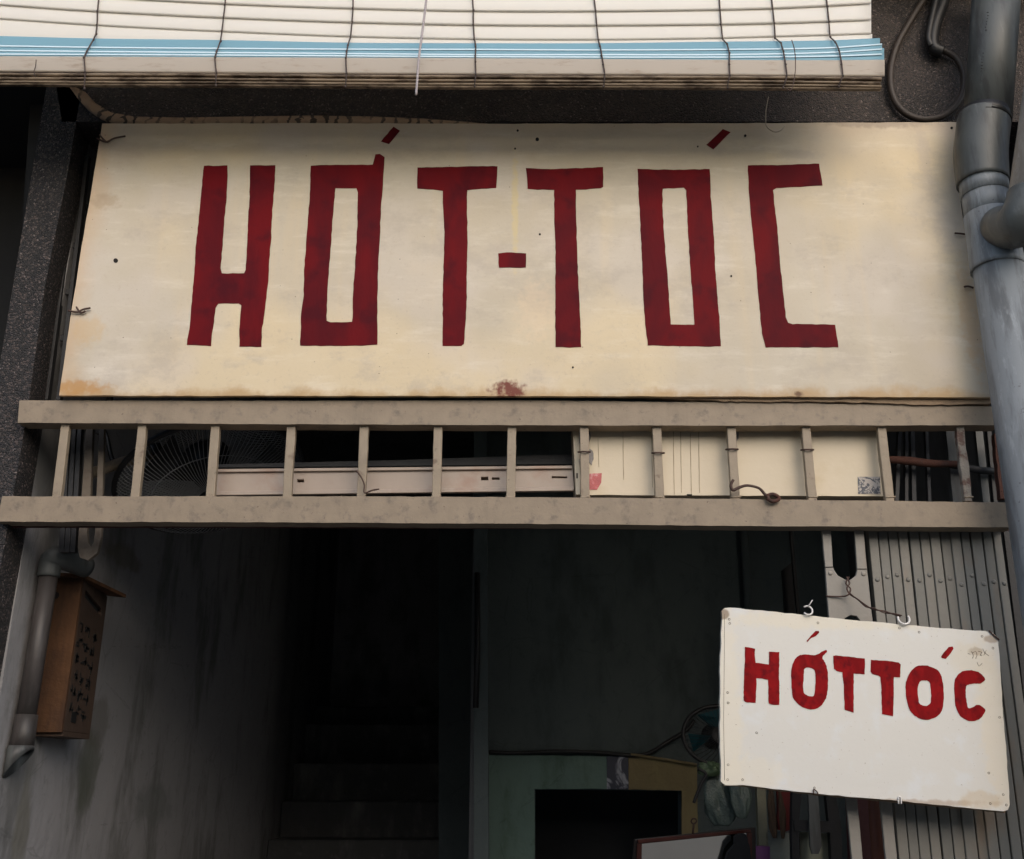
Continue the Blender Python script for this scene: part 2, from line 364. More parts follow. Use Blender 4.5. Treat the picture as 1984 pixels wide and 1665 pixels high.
# ================================================================== SETTING (structure)
def struct(o): o['kind'] = 'structure'; return o
XW = P(17, 1010, 0).x                    # inner face of the left wall
XR = 1.62                                # right end of the shop front
struct(box(-30, 30, -6.6, -1.6, -.02, 0).build('street', M['street']))
struct(box(-30, 30, -1.595, -.0, -.02, .12).build('pavement', M['pavement']))
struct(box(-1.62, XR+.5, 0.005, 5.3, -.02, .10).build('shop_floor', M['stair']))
zb = P(992, 234, 0).z                    # underside of the front beam
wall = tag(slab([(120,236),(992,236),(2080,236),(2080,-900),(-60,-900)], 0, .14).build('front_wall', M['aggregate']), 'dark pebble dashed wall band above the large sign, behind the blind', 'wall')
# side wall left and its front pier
pier = tag(slab([(128,-60),(0,704),(-180,1700),(-300,2600),(-215,2600),(-108,1700),(17,1010),(53,797),(86,560),(133,326),(196,-60)], 0, .1).build('wall_pier', M['aggregate_shaded']), 'narrow speckled dark pier at the left edge beside the sign', 'pier')
q0 = Vector((XW-.06, 2.6005, .1)); so_ = lambda a, b: tuple(PX(a, b, XW)-q0)
M['plaster_left'] = m_wall('stained_white_plaster', (.24,.235,.24), (.33,.32,.32), (.10,.10,.09), stains=[
    (so_(170,1500), (.3,.10,.16), (.07,.08,.05), .6), (so_(190,1400), (.3,.12,.10), (.10,.09,.07), .5), (so_(40,1620), (.3,.05,.2), (.16,.15,.11), .5), (so_(300,1560), (.3,.25,.10), (.12,.13,.12), .5), (so_(240,1080), (.3,.2,.05), (.14,.12,.09), .6)])
struct(box(XW-.12, XW, .101, 5.1, .1, 4.0).build('left_wall', M['plaster_left']))
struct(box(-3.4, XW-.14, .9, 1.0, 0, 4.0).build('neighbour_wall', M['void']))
struct(box(-4.0, -3.4, -.6, 1.0, 0, 4.0).build('unseen_side_wall', M['void']))  # unseen wall, added to stop light entering from the left
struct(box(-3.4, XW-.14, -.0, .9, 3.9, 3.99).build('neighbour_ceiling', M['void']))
struct(box(XR+.0, XR+2.4, -.0, .14, .12, 4.0).build('unseen_right_wall', M['aggregate']))  # unseen wall, added to stop light entering from the right
struct(box(-4.0, 4.0, -.24, 5.3, 4.0, 4.14).build('balcony_slab', M['slab']))
struct(box(-4.0, 4.0, 0, .2, 4.145, 8).build('upper_wall', M['slab']))
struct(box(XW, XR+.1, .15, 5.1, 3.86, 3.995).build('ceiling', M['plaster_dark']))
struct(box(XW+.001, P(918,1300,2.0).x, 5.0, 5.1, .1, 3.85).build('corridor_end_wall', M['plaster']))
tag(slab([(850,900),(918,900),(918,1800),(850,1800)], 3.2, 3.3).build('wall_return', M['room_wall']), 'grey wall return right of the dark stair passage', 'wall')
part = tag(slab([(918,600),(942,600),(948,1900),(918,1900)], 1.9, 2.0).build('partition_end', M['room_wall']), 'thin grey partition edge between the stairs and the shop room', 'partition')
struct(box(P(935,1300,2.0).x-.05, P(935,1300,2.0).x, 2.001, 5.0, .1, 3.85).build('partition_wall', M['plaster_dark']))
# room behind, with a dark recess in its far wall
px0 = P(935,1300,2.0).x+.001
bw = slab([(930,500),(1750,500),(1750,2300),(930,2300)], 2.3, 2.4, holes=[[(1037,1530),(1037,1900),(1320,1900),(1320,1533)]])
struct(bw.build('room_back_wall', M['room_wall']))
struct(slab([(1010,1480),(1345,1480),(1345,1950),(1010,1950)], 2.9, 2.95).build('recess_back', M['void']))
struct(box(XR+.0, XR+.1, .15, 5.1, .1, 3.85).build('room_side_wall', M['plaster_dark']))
# opposite house and a kerb, out of the picture but lighting and mirrored in it
opp = root('opposite_house', 'plain stucco house across the street', 'house', (0,-6.7,0))
box(-14, 14, -7.2, -6.7, 0, 3.6).build('wall', M['opp'], opp)

# stairs
st = root('staircase', 'dark concrete steps climbing away behind the gate opening', 'stairs', (-.7, 3.2, .1))
noses = [(3.0,1.14),(3.3,1.335),(3.58,1.525),(3.86,1.735),(4.14,1.975),(4.4,2.1)]
xl, xr = XW+.002, P(915,1500,3.2).x
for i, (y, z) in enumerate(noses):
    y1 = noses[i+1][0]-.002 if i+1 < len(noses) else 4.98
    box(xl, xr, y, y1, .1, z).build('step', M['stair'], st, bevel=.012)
hr = tag(tube([P(924,1112,2.6),P(930,1104,2.4),P(938,1108,2.2)], .018, 8, sub=3).build('handrail', M['black']), 'black handrail stub against the partition above the stairs', 'handrail')
tube(pathpx([(922,1112,2.6),(922,1375,2.6)], 0), .016, 8).build('upright', M['black'], hr) if False else None
tag(tube(pathpx([(925,1110),(925,1260),(922,1372)], 1.87), [.012]*3, 8).build('stair_post', M['black']), 'black upright rail in front of the grey wall return', 'post')

# ================================================================== LARGE SIGN
SY = -.05
p0 = P(1020, 768, SY)
sign = root('shop_sign', 'large cream signboard reading HỚT-TÓC in tall dark red letters', 'sign', (p0.x, SY, p0.z))
top = [(198,240),(600,239),(975,240),(1400,239),(1858,237)]; right = [(1852,300),(1862,400),(1889,560),(1908,670),(1925,770)]
bot = [(1600,769),(1200,768),(700,767),(300,767),(115,766)]; left = [(133,640),(158,480),(180,350)]
prism([[P(x,y,SY) for x,y in rough(top+right+bot+left, 22, .6)]], (0,.012,0)).build('board', m_sign(sign), sign, bevel=.0015)
slab([(1170,765),(1921,767),(1922,782),(1800,785),(1700,781),(1600,778),(1480,779),(1390,777),(1300,772)], SY+.0125, SY+.035, jit=1).build('backing_strip', M['board_edge'], sign)
def letters(defs, Y, mat, par, j=.6, step=9, th=.0012):
    for name, ox, oy, s, loops in defs:
        L = [[(ox+x/s, oy+y/s) for x, y in q] for q in loops]
        if s > 5 and (len(loops) == 2 or loops[0][0] == (1460,765)):      # brushed round strokes
            for _ in range(2):
                L = [[(a[0]*(1-t)+b[0]*t, a[1]*(1-t)+b[1]*t) for a, b in zip(q, q[1:]+q[:1]) for t in ((.25,.75) if math.hypot(a[0]-b[0],a[1]-b[1]) > 1 else (.5,))] for q in L]
        prism([[P(x,y,Y-th) for x, y in rough(q, step, j)] for q in L], (0, th*.6, 0)).build(name, mat, par)
big = [
('letter', 340,220,3.468, [[(190,352),(350,350),(345,560),(330,700),(316,880),(303,1040),(312,1075),(460,1075),(470,1050),(482,880),(490,690),(497,560),(502,350),(673,348),(662,520),(650,650),(643,830),(632,950),(622,1130),(610,1240),(600,1340),(582,1440),(577,1568),(430,1568),(430,1450),(440,1290),(425,1275),(285,1278),(268,1305),(258,1400),(246,1480),(240,1563),(75,1555),(98,1420),(107,1290),(130,1040),(136,900),(150,770),(163,620),(178,480)]]),
('letter', 340,220,3.468, [[(908,350),(1110,345),(1325,345),(1345,275),(1375,272),(1405,295),(1398,400),(1390,520),(1380,640),(1372,860),(1362,1040),(1355,1300),(1357,1555),(1180,1562),(838,1560),(845,1340),(860,1250),(865,1050),(878,880),(890,700),(903,540)],
   [(1075,500),(1215,503),(1227,530),(1222,760),(1208,1000),(1195,1180),(1188,1400),(1040,1405),(1015,1395),(1022,1180),(1040,940),(1055,720)]]),
('accent_mark', 340,220,3.468, [[(1380,188),(1465,88),(1510,118),(1435,207)]]),
('letter', 780,220,3.468, [[(98,362),(330,360),(470,354),(637,354),(630,500),(435,514),(432,600),(435,700),(436,900),(432,1100),(430,1300),(420,1450),(412,1550),(395,1563),(270,1563),(270,1250),(276,1000),(282,800),(273,640),(270,518),(98,503)]]),
('hyphen', 780,220,3.468, [[(642,940),(700,932),(830,940),(828,1035),(648,1035)]]),
('letter', 780,220,3.468, [[(830,368),(1000,374),(1130,370),(1348,360),(1350,495),(1330,502),(1165,514),(1168,700),(1172,900),(1180,1100),(1190,1280),(1195,1400),(1200,1568),(1120,1572),(1028,1568),(1026,1300),(1028,900),(1022,800),(1018,515),(840,508)]]),
('letter', 1210,220,3.468, [[(88,374),(300,378),(573,374),(580,560),(595,740),(605,900),(612,1080),(628,1270),(640,1400),(648,1565),(400,1565),(158,1558),(140,1420),(125,1230),(120,1000),(108,780),(96,540)],
   [(256,505),(400,500),(415,515),(425,760),(440,1000),(455,1200),(470,1420),(312,1418),(300,1250),(287,1050),(275,930),(263,760),(256,620)]]),
('accent_mark', 1210,220,3.468, [[(550,210),(660,105),(712,125),(597,242)]]),
('letter', 1210,220,3.468, [[(828,348),(1090,346),(1308,336),(1330,482),(1180,492),(1020,500),(998,515),(1010,640),(1030,800),(1045,1000),(1062,1160),(1085,1370),(1100,1405),(1130,1415),(1415,1418),(1438,1570),(1100,1572),(950,1572),(925,1480),(905,1280),(890,1100),(870,880),(850,680),(835,500)]]),
]
letters(big, SY, M['red_dark'], sign)
for (x, y, r) in [(224,505,4.5),(1041,270,3.5),(1003,253,2.2),(998,288,1.8),(1046,454,2),(1110,712,2),(1444,263,2.5),(1417,535,1.8),(1844,248,2.5),(1352,284,1.6)]:
    disc_px(x, y, r, SY-.0012, SY+.001, 9).build('nail_hole', M['hole'], sign)
for pts in [[(188,268),(205,275),(222,268),(243,264)], [(193,262),(206,275),(214,272)], [(132,602),(150,605),(160,600),(175,597)], [(148,595),(156,606),(166,603)], [(1850,452),(1862,453),(1874,455)], [(1868,556),(1876,555),(1886,558)]]:
    tube(pathpx(pts, SY-.008), .0028, 6, sub=4).build('wire_tie', M['wire'], sign)

# ================================================================== GATE TRANSOM (two rails, thirteen bars)
GY = -.03
p = P(985, 1018, GY); tr = root('gate_transom', 'cream painted steel ladder frame of two rails and bars beneath the large sign', 'gate frame', (p.x, GY, p.z))
slab([(38,776),(400,777),(992,776),(1500,781),(1935,788),(1938,824),(1400,825),(992,824),(500,822),(34,819)], GY, GY+.05, jit=.5, step=25).build('top_rail', M['rail'], tr, bevel=.003)
slab([(4,962),(300,962),(700,962),(1100,964),(1500,968),(1955,974),(1962,1022),(1500,1020),(1000,1015),(500,1012),(-6,1011)], GY, GY+.05, jit=.5, step=25).build('bottom_rail', M['rail'], tr, bevel=.003)
slab([(-4,1011),(500,1012),(1000,1015),(1500,1020),(1962,1022),(1962,1028),(1500,1026),(1000,1024),(500,1022),(-4,1022)], GY+.052, GY+.06).build('lower_lip', plain('maroon_lip', (.06,.012,.012)), tr)
bars = [(127,108),(276,260),(417.5,406),(564.5,555),(706,699),(849,845),(992,989),(1132,1134),(1272,1279),(1416.5,1426),(1561,1575),(1707,1725),(1859,1877)]
for i, (a, b) in enumerate(bars):
    wd = 8.6 if i < 12 else 8
    poly = [(a-wd,815),(a+wd,815),(b+wd,972),(b-wd,972)]
    o = slab(poly, GY+.012, GY+.03, jit=.5 if i < 12 else 1.2, step=16).build('bar', M['bar'] if i < 12 else M['bar_rusty'], tr, bevel=.002)
    for (wx_, wy_) in ((a, 823.5), (b, 963.5)):
        c = P(wx_, wy_, GY+.012); q = mpp(c); rw = [random.uniform(1.2,2.4)*q for _ in range(5)]
        tube([c+Vector((t*wd*q*.55, random.uniform(-.001,.001), random.uniform(-.8,.8)*q)) for t in (-2,-1,0,1,2)], rw, 7).build('weld', M['bar'], o)
    if i == 12: o['label'] = 'peeling rusty bar'
for (x, y) in [(1132,876),(1275,878),(1418,871),(1564,872)]:
    c = P(x, y, GY+.02); q = mpp(c)
    tube([c+Vector((math.cos(a)*12*q, math.sin(a)*.016, math.sin(a)*.004)) for a in [2*math.pi*k/12 for k in range(13)]], .0022, 6).build('wire_loop', M['wire'], tr)
hk = tag(tube(pathpx([(1421,930),(1416,940),(1420,950),(1432,945),(1448,941),(1470,946),(1480,956),(1490,966)], GY-.012), [.0035,.004,.0042,.004,.0035,.0035,.004,.005], 7, sub=4).build('bent_wire', M['wire']), 'bent rusty wire hooked round a transom bar over the cream panel', 'wire')
tube(pathpx([(1484,962),(1498,958),(1510,966),(1498,972),(1486,966)], GY-.012), .005, 6, sub=3).build('knot', M['rust'], hk)
tag(tube(pathpx([(690,912),(700,925),(706,940),(706,955),(722,950),(735,948)], GY-.004), .0022, 6, sub=4).build('loose_wire', M['wire']), 'thin brown wire curling over the fifth transom bar', 'wire')

# cream cabinet panel behind the bars
c = P(1412, 960, .03); cab = root('cream_panel_box', 'cream painted flat box behind the right hand transom bars, with two stickers', 'box', (c.x, .03, c.z))
slab([(1110,822),(1712,822),(1718,962),(1116,959)], .03, .13, jit=.4, step=30).build('panel', M['panel'], cab, bevel=.002)
slab([(1110,822),(1120,822),(1124,958),(1116,958)], .026, .0298, jit=.7).build('edge_strip', M['panel'], cab)
slab([(1141,918),(1166,917),(1165,935),(1157,949),(1140,949)], .0285, .0299).build('sticker', M['pink'], cab)['label'] = 'torn pink sticker'
slab([(1662,924),(1705,924),(1706,957),(1663,957)], .0285, .0299).build('sticker', M['sticker'], cab)['label'] = 'worn grey sticker'
for pp in [[(1117,832),(1124,828),(1126,850),(1121,862),(1116,850)],[(1134,832),(1142,834),(1146,845),(1140,860),(1134,850)],[(1142,870),(1149,874),(1150,890),(1146,902),(1141,895)],[(1117,892),(1123,890),(1123,915),(1117,912)],[(1423,826),(1432,832),(1431,850),(1425,862)]]:
    slab(pp, .0282, .0299, jit=.8, step=5).build('bare_patch', M['peel'], cab)
for x, y0, y1 in [(1206,826,930),(1304,826,958),(1318,835,955),(1337,840,960),(1353,828,955),(1158,850,905),(1262,830,945)]:
    slab([(x,y0),(x+1.1,y0),(x+3.1,y1),(x+2,y1)], .0290, .0299, jit=.3).build('scratch', M['panel_scratch'], cab)
for (x, y, w_, h_) in [(1336,959,10,2.5),(1706,890,3,9),(1118,922,3,10)]:
    slab([(x-w_/2,y-h_/2),(x+w_/2,y-h_/2),(x+w_/2,y+h_/2),(x-w_/2,y+h_/2)], .0255, .0299).build('chip', M['hole'], cab)

# lamp batten lying behind the bars
c = P(760, 958, .06); bt = root('lamp_batten', 'off white metal lamp batten lying behind the transom bars', 'light fitting', (c.x, .06, c.z))
slab([(412,910),(760,907),(1109,903),(1112,944),(760,949),(412,953)], .06, .10, jit=.3, step=40, holes=[[(576,929),(589,929),(589,935),(576,935)],[(932,924),(946,924),(946,931),(932,931)],[(953,925),(968,925),(968,930),(953,930)],[(1069,923),(1099,923),(1099,927),(1069,927)]]).build('channel', M['batten'], bt, bevel=.002)
slab([(412,909),(1109,902),(1109,908),(412,915)], .052, .0598).build('upper_lip', M['batten'], bt, bevel=.0015)
slab([(412,952),(1112,943),(1112,951),(412,960)], .046, .0598).build('lower_lip', M['batten'], bt, bevel=.0015)
tag(slab([(420,900),(760,892),(1110,880),(1110,899),(760,903),(420,906)], .12, .16).build('plank', M['dark_steel']), 'dark plank and painted shadow line behind and above the lamp batten', 'plank')  # board behind, also standing in for the shadow line over the batten

# ================================================================== FAN behind the transom, upper left
fc = P(410, 928, .36); k = mpp(fc)
fan = root('wall_fan', 'dark caged fan tilted downwards behind the left transom bars', 'fan', fc)
A = Vector((165*k, 0, 62*k)); rad = A.length
bz = Vector((-20*k, 0, 43*k)); B = Vector((bz.x, -math.sqrt(max(.001, rad**2-bz.length**2)), bz.z))
N = A.cross(B).normalized()
if N.z > 0: N = -N
def fp(r, th, n): return fc + (A*math.cos(th)+B*math.sin(th))*r + N*n
tube([fp(1, 2*math.pi*i/48, 0) for i in range(49)], .0085, 8, caps=False).build('rim', M['black'], fan)
for nm, sgn, dep in (('front_cage', 1, .075), ('rear_cage', -1, .10)):
    mb = MB()
    for i in range(110):
        th = 2*math.pi*i/110
        tube([fp(r, th+.22*(1-r), sgn*dep*(1-r*r)**.6) for r in (1,.93,.82,.66,.45,.2)], .0011, 4, caps=False, mb=mb)
    tube([fp(.66, 2*math.pi*i/32, sgn*dep*(1-.66**2)**.6) for i in range(33)], .0016, 4, caps=False, mb=mb)
    o = mb.build(nm, M['cage'], fan); o['kind'] = 'stuff'
tube([fp(0,0,-.10), fp(0,0,.0)], [.07,.05], 16).build('motor', M['black'], fan)
tube([fp(0,0,.07), fp(0,0,.085)], [.05,.045], 16).build('hub', M['black'], fan)
for i in range(3):
    a0 = i*2*math.pi/3
    vs = [fp(r, a0+s*(.12+.35*r), .02*s) for r in (.15,.5,.85) for s in (-1,1)]
    MB().add(vs, [(0,1,3,2),(2,3,5,4)]).build('blade', M['black'], fan)
tube(pathpx([(176,918,.2),(240,895,.22),(300,878,.24)], 0), [.016,.016,.018], 10).build('bracket_arm', M['bar'], fan)
tube(pathpx([(292,874,.23),(312,868,.24)], 0), [.02,.017], 10).build('knob', M['black'], fan)
tag(tube(pathpx([(188,842),(200,832),(208,850),(214,880),(222,903)], .25), [.005,.005,.006,.007,.008], 8, sub=4).build('hanging_cable', M['black']), 'short black cable dangling beside the fan bracket behind the transom', 'cable')

# ================================================================== LEFT GATE LEAF behind the pier
gl = root('gate_leaf', 'folded dark gate leaf with a beige slotted end plate at the left edge', 'gate', P(150, 1080, .14))
for i, (a, b) in enumerate([(132,118),(143,129),(154,140)]):
    slab([(a-4,826),(a+4,826),(b+5,1070),(b-5,1070)], .13, .15).build('slat', M['dark_steel'], gl, bevel=.001)
slab([(167,822),(180,822),(175,960),(168,1030),(170,1052),(176,1060),(181,1052),(184,1030),(192,822),(202,822),(196,1040),(188,1072),(170,1086),(154,1080),(150,1060),(153,1020),(158,960)], .12, .135).build('end_plate', M['plate_dim'], gl, bevel=.001)
gr = root('dark_grille', 'dark steel grille bars in the shadow left of the large sign', 'grille', P(110, 770, .1))
for i, (a, b) in enumerate([(150,88),(168,112)]):
    slab([(a-3,300),(a+4,300),(b+4,775),(b-4,775)], .09, .11).build('bar', M['dark_steel'], gr, bevel=.001)
for y in (395, 470, 560, 650):
    slab([(118,y),(168,y),(166,y+10),(116,y+10)], .112, .12).build('cross_piece', M['dark_steel'], gr)
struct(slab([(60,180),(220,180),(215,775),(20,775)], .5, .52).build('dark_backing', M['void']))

# ================================================================== RIGHT FOLDING GATE
o_, s_ = (1580,1000), 4.911
gt = root('folding_gate', 'grey folding steel gate bunched up behind the small hanging sign', 'gate', P(1830, 1700, .02))
te = [1681,1700,1719.5,1739,1760,1780.5,1800,1820,1840,1860,1879,1902,1922,1941]
be = [1732,1753,1773,1795,1817,1839,1861,1885,1905,1927,1949,1971,1993,2015]
riv = [(590,607),(685,580),(778,560),(882,607),(990,612),(1085,562),(1188,617),(1278,595),(1390,653),(1490,565),(1603,645),(1698,625),(1798,643)]
def lin(a, b, y): return a+(b-a)*(y-1022)/538.
gaps = [1,1.2,1.6,3,1.4,1.5,1.5,1.6,1.8,3.2,2.2,2,3.5]
for i in range(13):
    g = gaps[i]; Y = .035+random.uniform(-.004,.004)+(.004 if i % 2 else 0)
    poly = [(lin(te[i],be[i],1005)+.5,1005),(lin(te[i+1],be[i+1],1005)-g,1005),(lin(te[i+1],be[i+1],1720)-g,1720),(lin(te[i],be[i],1720)+.5,1720)]
    sl = slab(poly, Y, Y+.022).build('slat', M['gate'], gt, bevel=.0018)
    x, y = o_[0]+riv[i][0]/s_, o_[1]+riv[i][1]/s_
    c = P(x, y, Y); q = mpp(c)
    mb = MB(); rings = [(4.4,0),(4.2,-.0015),(3.2,-.0026),(1.2,-.003)]
    vs = [c+Vector((math.cos(2*math.pi*t/12)*r*q, n, math.sin(2*math.pi*t/12)*r*q)) for r, n in rings for t in range(12)]
    fs = [(a*12+t, a*12+(t+1)%12, (a+1)*12+(t+1)%12, (a+1)*12+t) for a in range(3) for t in range(12)]+[tuple(36+t for t in range(12))]
    mb.add(vs, fs, True).build('rivet', M['gate'], sl)
hp = slab([(1590,1005),(1599,1100),(1606,1200),(1641,1560),(1656,1720),(1677,1720),(1662,1560),(1634,1215),(1637,1198),(1648,1192),(1660,1194),(1667,1204),(1706,1560),(1722,1720),(1744,1720),(1728,1560),(1691,1204),(1680,1100),(1671,1005),(1654,1005),(1661,1105),(1658,1116),(1647,1124),(1639,1124),(1624,1116),(1617,1106),(1614,1098),(1609,1005)], .012, .022, jit=.25, step=20).build('handle_plate', M['gate_plate'], gt, bevel=.0015)
for x, y in [(1609,1111),(1673,1112)]:
    c = P(x, y, .012); q = mpp(c)
    vs = [c+Vector((math.cos(2*math.pi*t/12)*r*q, n, math.sin(2*math.pi*t/12)*r*q)) for r, n in [(4.6,0),(4.3,-.0015),(3.2,-.0026),(1.2,-.003)] for t in range(12)]
    MB().add(vs, [(a*12+t, a*12+(t+1)%12, (a+1)*12+(t+1)%12, (a+1)*12+t) for a in range(3) for t in range(12)]+[tuple(36+t for t in range(12))], True).build('rivet', M['gate_plate'], hp)
slab([(1597,1098.5),(1615,1098),(1615,1099.5),(1597,1100)], .0108, .0119).build('seam', M['hole'], hp)
slab([(1661,1102),(1680,1102),(1680,1103.5),(1661,1103.5)], .0108, .0119).build('seam', M['hole'], hp)
slab([(1942,1005),(1962,1005),(2060,1720),(2030,1720)], .07, .08).build('end_channel', M['dark_steel'], gt)
# shadowed lattice over the rail, right
lt = root('upper_lattice', 'dark gate lattice and bars in the gap left of the downpipe', 'lattice', P(1830, 965, .12))
for (a, b, wd) in [(1745,1738,3.5),(1757,1757,3),(1768,1772,4),(1795,1802,3),(1840,1856,9),(1895,1912,7),(1915,1930,4)]:
    slab([(a-wd,815),(a+wd,815),(b+wd,975),(b-wd,975)], .11, .125).build('bar', M['dark_steel'] if wd < 6 else M['pvc_dark'], lt)
tube(pathpx([(1715,890),(1760,893),(1800,898),(1845,899),(1870,898)], .07), [.009,.012,.011,.009,.008], 9, sub=3).build('rod', M['rust'], lt)
tube(pathpx([(1840,900),(1900,912),(1950,914)], .09), .010, 9).build('rod', M['dark_steel'], lt)
tag(slab([(1926,840),(1948,840),(1958,966),(1938,966)], .03, .05, jit=.8).build('rusty_strip', M['rust']), 'rusty flat strip beside the downpipe above the bottom rail', 'strip')

# ================================================================== SMALL HANGING SIGN
SIGN2_Y = -.075
c = P(1676, 1545, SIGN2_Y); s2 = root('hanging_sign', 'small tilted white board reading HỚT TÓC in bright red', 'sign', (c.x, SIGN2_Y, c.z))
brd = [(1399,1184),(1404,1178),(1415,1177),(1520,1188),(1670,1203),(1800,1215),(1905,1223),(1923,1225),(1934,1236),(1940,1330),(1950,1460),(1957,1560),(1953,1570),(1944,1572),(1850,1563),(1740,1552),(1580,1538),(1440,1522),(1406,1522),(1397,1514),(1395,1420),(1395,1300)]
prism([[P(x,y,SIGN2_Y) for x,y in rough(brd, 14, .7)]], (0,.014,0)).build('board', m_small(s2), s2, bevel=.002)
small = [
('letter',1420,1200,7.569,[[(175,405),(230,410),(325,435),(322,560),(335,640),(430,650),(530,662),(533,475),(682,482),(680,640),(676,800),(682,1000),(684,1258),(610,1258),(525,1238),(520,1040),(518,885),(430,870),(345,862),(343,1050),(332,1228),(180,1215),(158,1190),(160,950),(168,750),(180,590)]]),
('letter',1420,1200,7.569,[[(1010,515),(1130,520),(1215,535),(1355,445),(1393,462),(1345,515),(1300,565),(1350,625),(1385,720),(1400,880),(1390,1060),(1365,1170),(1300,1270),(1220,1320),(1130,1325),(1030,1298),(940,1230),(880,1160),(865,1020),(852,850),(862,700),(900,600),(945,545)],
  [(1045,700),(1170,715),(1210,755),(1215,900),(1198,1115),(1165,1135),(1070,1115),(1035,1070),(1030,950),(1040,820)]]),
('accent_mark',1420,1200,7.569,[[(1080,320),(1150,240),(1210,170),(1262,170),(1268,200),(1215,245),(1150,275),(1095,330)]]),
('letter',1420,1200,7.569,[[(1470,540),(1510,530),(1700,550),(1935,580),(1935,805),(1775,795),(1770,1050),(1772,1370),(1640,1330),(1630,1000),(1615,850),(1610,775),(1520,760),(1480,725)]]),
('letter',1670,1200,7.569,[[(135,595),(400,612),(540,632),(568,660),(560,855),(470,848),(465,1050),(465,1200),(458,1418),(300,1395),(290,1200),(285,950),(270,850),(240,828),(160,808),(130,770)]]),
('letter',1670,1200,7.569,[[(820,680),(930,672),(1020,700),(1110,740),(1165,820),(1190,950),(1203,1100),(1195,1270),(1160,1380),(1070,1450),(940,1480),(840,1455),(740,1390),(680,1290),(650,1150),(638,970),(670,840),(740,730)],
  [(850,905),(900,893),(990,905),(1008,980),(1020,1150),(1005,1240),(960,1272),(900,1270),(840,1240),(825,1160),(815,1000)]]),
('accent_mark',1670,1200,7.569,[[(1160,550),(1210,480),(1270,410),(1330,400),(1345,430),(1300,500),(1230,578),(1180,570)]]),
('letter',1670,1200,7.569,[[(1460,765),(1560,745),(1680,758),(1750,800),(1818,875),(1780,920),(1730,948),(1640,940),(1540,962),(1522,1000),(1520,1110),(1535,1200),(1550,1300),(1590,1308),(1640,1285),(1700,1245),(1780,1290),(1820,1330),(1780,1410),(1710,1480),(1600,1500),(1520,1470),(1430,1410),(1385,1320),(1360,1180),(1352,920),(1385,840)]]),
]
letters(small, SIGN2_Y, M['red'], s2, j=.45, step=5)
for (x, y) in [(1414,1208),(1413,1200),(1585,1207),(1743,1217),(1903,1233),(1924,1256),(1410,1342),(1411,1362),(1937,1390),(1411,1482),(1410,1511),(1439,1511),(1578,1527),(1916,1498),(1944,1540),(1919,1557),(1950,1560),(1466,1420),(1781,1225)]:
    c = P(x, y, SIGN2_Y-.001); q = mpp(c)
    tube([c+Vector((math.cos(2*math.pi*t/10)*1.9*q, .0006, math.sin(2*math.pi*t/10)*1.9*q)) for t in range(11)], .0005, 5, caps=False).build('nail', M['nail'], s2)
def eye(cx, cy, rp, Y, a0, a1, mat, nm, par, th=.0022):
    c = P(cx, cy, Y); q = mpp(c)
    tube([c+Vector((math.cos(a)*rp*q, math.sin(a)*.004, math.sin(a)*rp*q)) for a in [R(a0+(a1-a0)*i/14) for i in range(15)]], th, 7).build(nm, mat, par)
eye(1565,1183,9,SIGN2_Y-.003, -150, 130, M['bright_wire'], 'eye_hook', s2)
eye(1751,1199,11,SIGN2_Y-.003, -200, 30, M['bright_wire'], 'eye_hook', s2, .0026)
tube(pathpx([(1566,1175),(1571,1168),(1574,1163)], SIGN2_Y-.006), .0014, 5).build('hook_end', M['bright_wire'], s2)
tube(pathpx([(1577,1540),(1576,1530),(1583,1534),(1585,1541)], SIGN2_Y-.004), .0014, 5, sub=3).build('staple', M['wire'], s2)
tube(pathpx([(1741,1558),(1741,1545),(1746,1546),(1746,1558)], SIGN2_Y-.004), .0018, 5, sub=3).build('staple', M['bright_wire'], s2)
tube(pathpx([(1916,1222),(1930,1235),(1936,1240)], SIGN2_Y-.003), .002, 6).build('corner_pin', M['wire'], s2)
hw = tag(tube(pathpx([(1640,1118,-.002),(1646,1130,-.004),(1641,1140,-.006),(1647,1152,-.008),(1660,1160,-.02),(1676,1172,-.04),(1692,1181,-.055),(1712,1184,-.06),(1730,1190,-.07),(1745,1195,-.075)], 0), .0021, 6, sub=4).build('hanging_wire', M['wire']), 'twisted rusty wire from which the small white sign hangs on the gate', 'wire')
tube(pathpx([(1645,1118,-.002),(1639,1131,-.004),(1648,1141,-.006),(1643,1153,-.008),(1630,1156,0.004),(1612,1156,.008),(1600,1155,.012)], 0), .0020, 6, sub=4).build('strand', M['wire'], hw)
tube(pathpx([(1647,1150,-.01),(1664,1164,-.022),(1678,1176,-.045),(1694,1179,-.06),(1714,1188,-.06),(1732,1189,-.072),(1748,1193,-.08)], 0), .0016, 6, sub=4).build('strand', M['wire'], hw)

for pp in [[(1882,1262),(1886,1270),(1884,1276)],[(1884,1266),(1890,1262),(1893,1270),(1890,1276)],[(1895,1262),(1902,1264),(1899,1270),(1903,1270)],[(1904,1257),(1908,1265),(1916,1271)],[(1911,1260),(1906,1270)],[(1893,1283),(1897,1291),(1903,1285)],[(1880,1268),(1875,1266)]]:
    tube(pathpx(pp, SIGN2_Y-.0004), .0005, 4, sub=2).build('scribble', M['nail'], s2)
tube(pathpx([(1404,1190),(1403,1300),(1402,1400),(1404,1512)], SIGN2_Y-.0002), .0005, 4).build('edge_crease', M['nail'], s2)
slab([(1400,1515),(1440,1520),(1580,1536),(1740,1550),(1850,1561),(1948,1570),(1947,1575),(1850,1567),(1740,1556),(1580,1541),(1440,1525),(1402,1524)], SIGN2_Y+.0145, SIGN2_Y+.02, jit=.8, step=10).build('bottom_batten', M['board_edge'], s2)
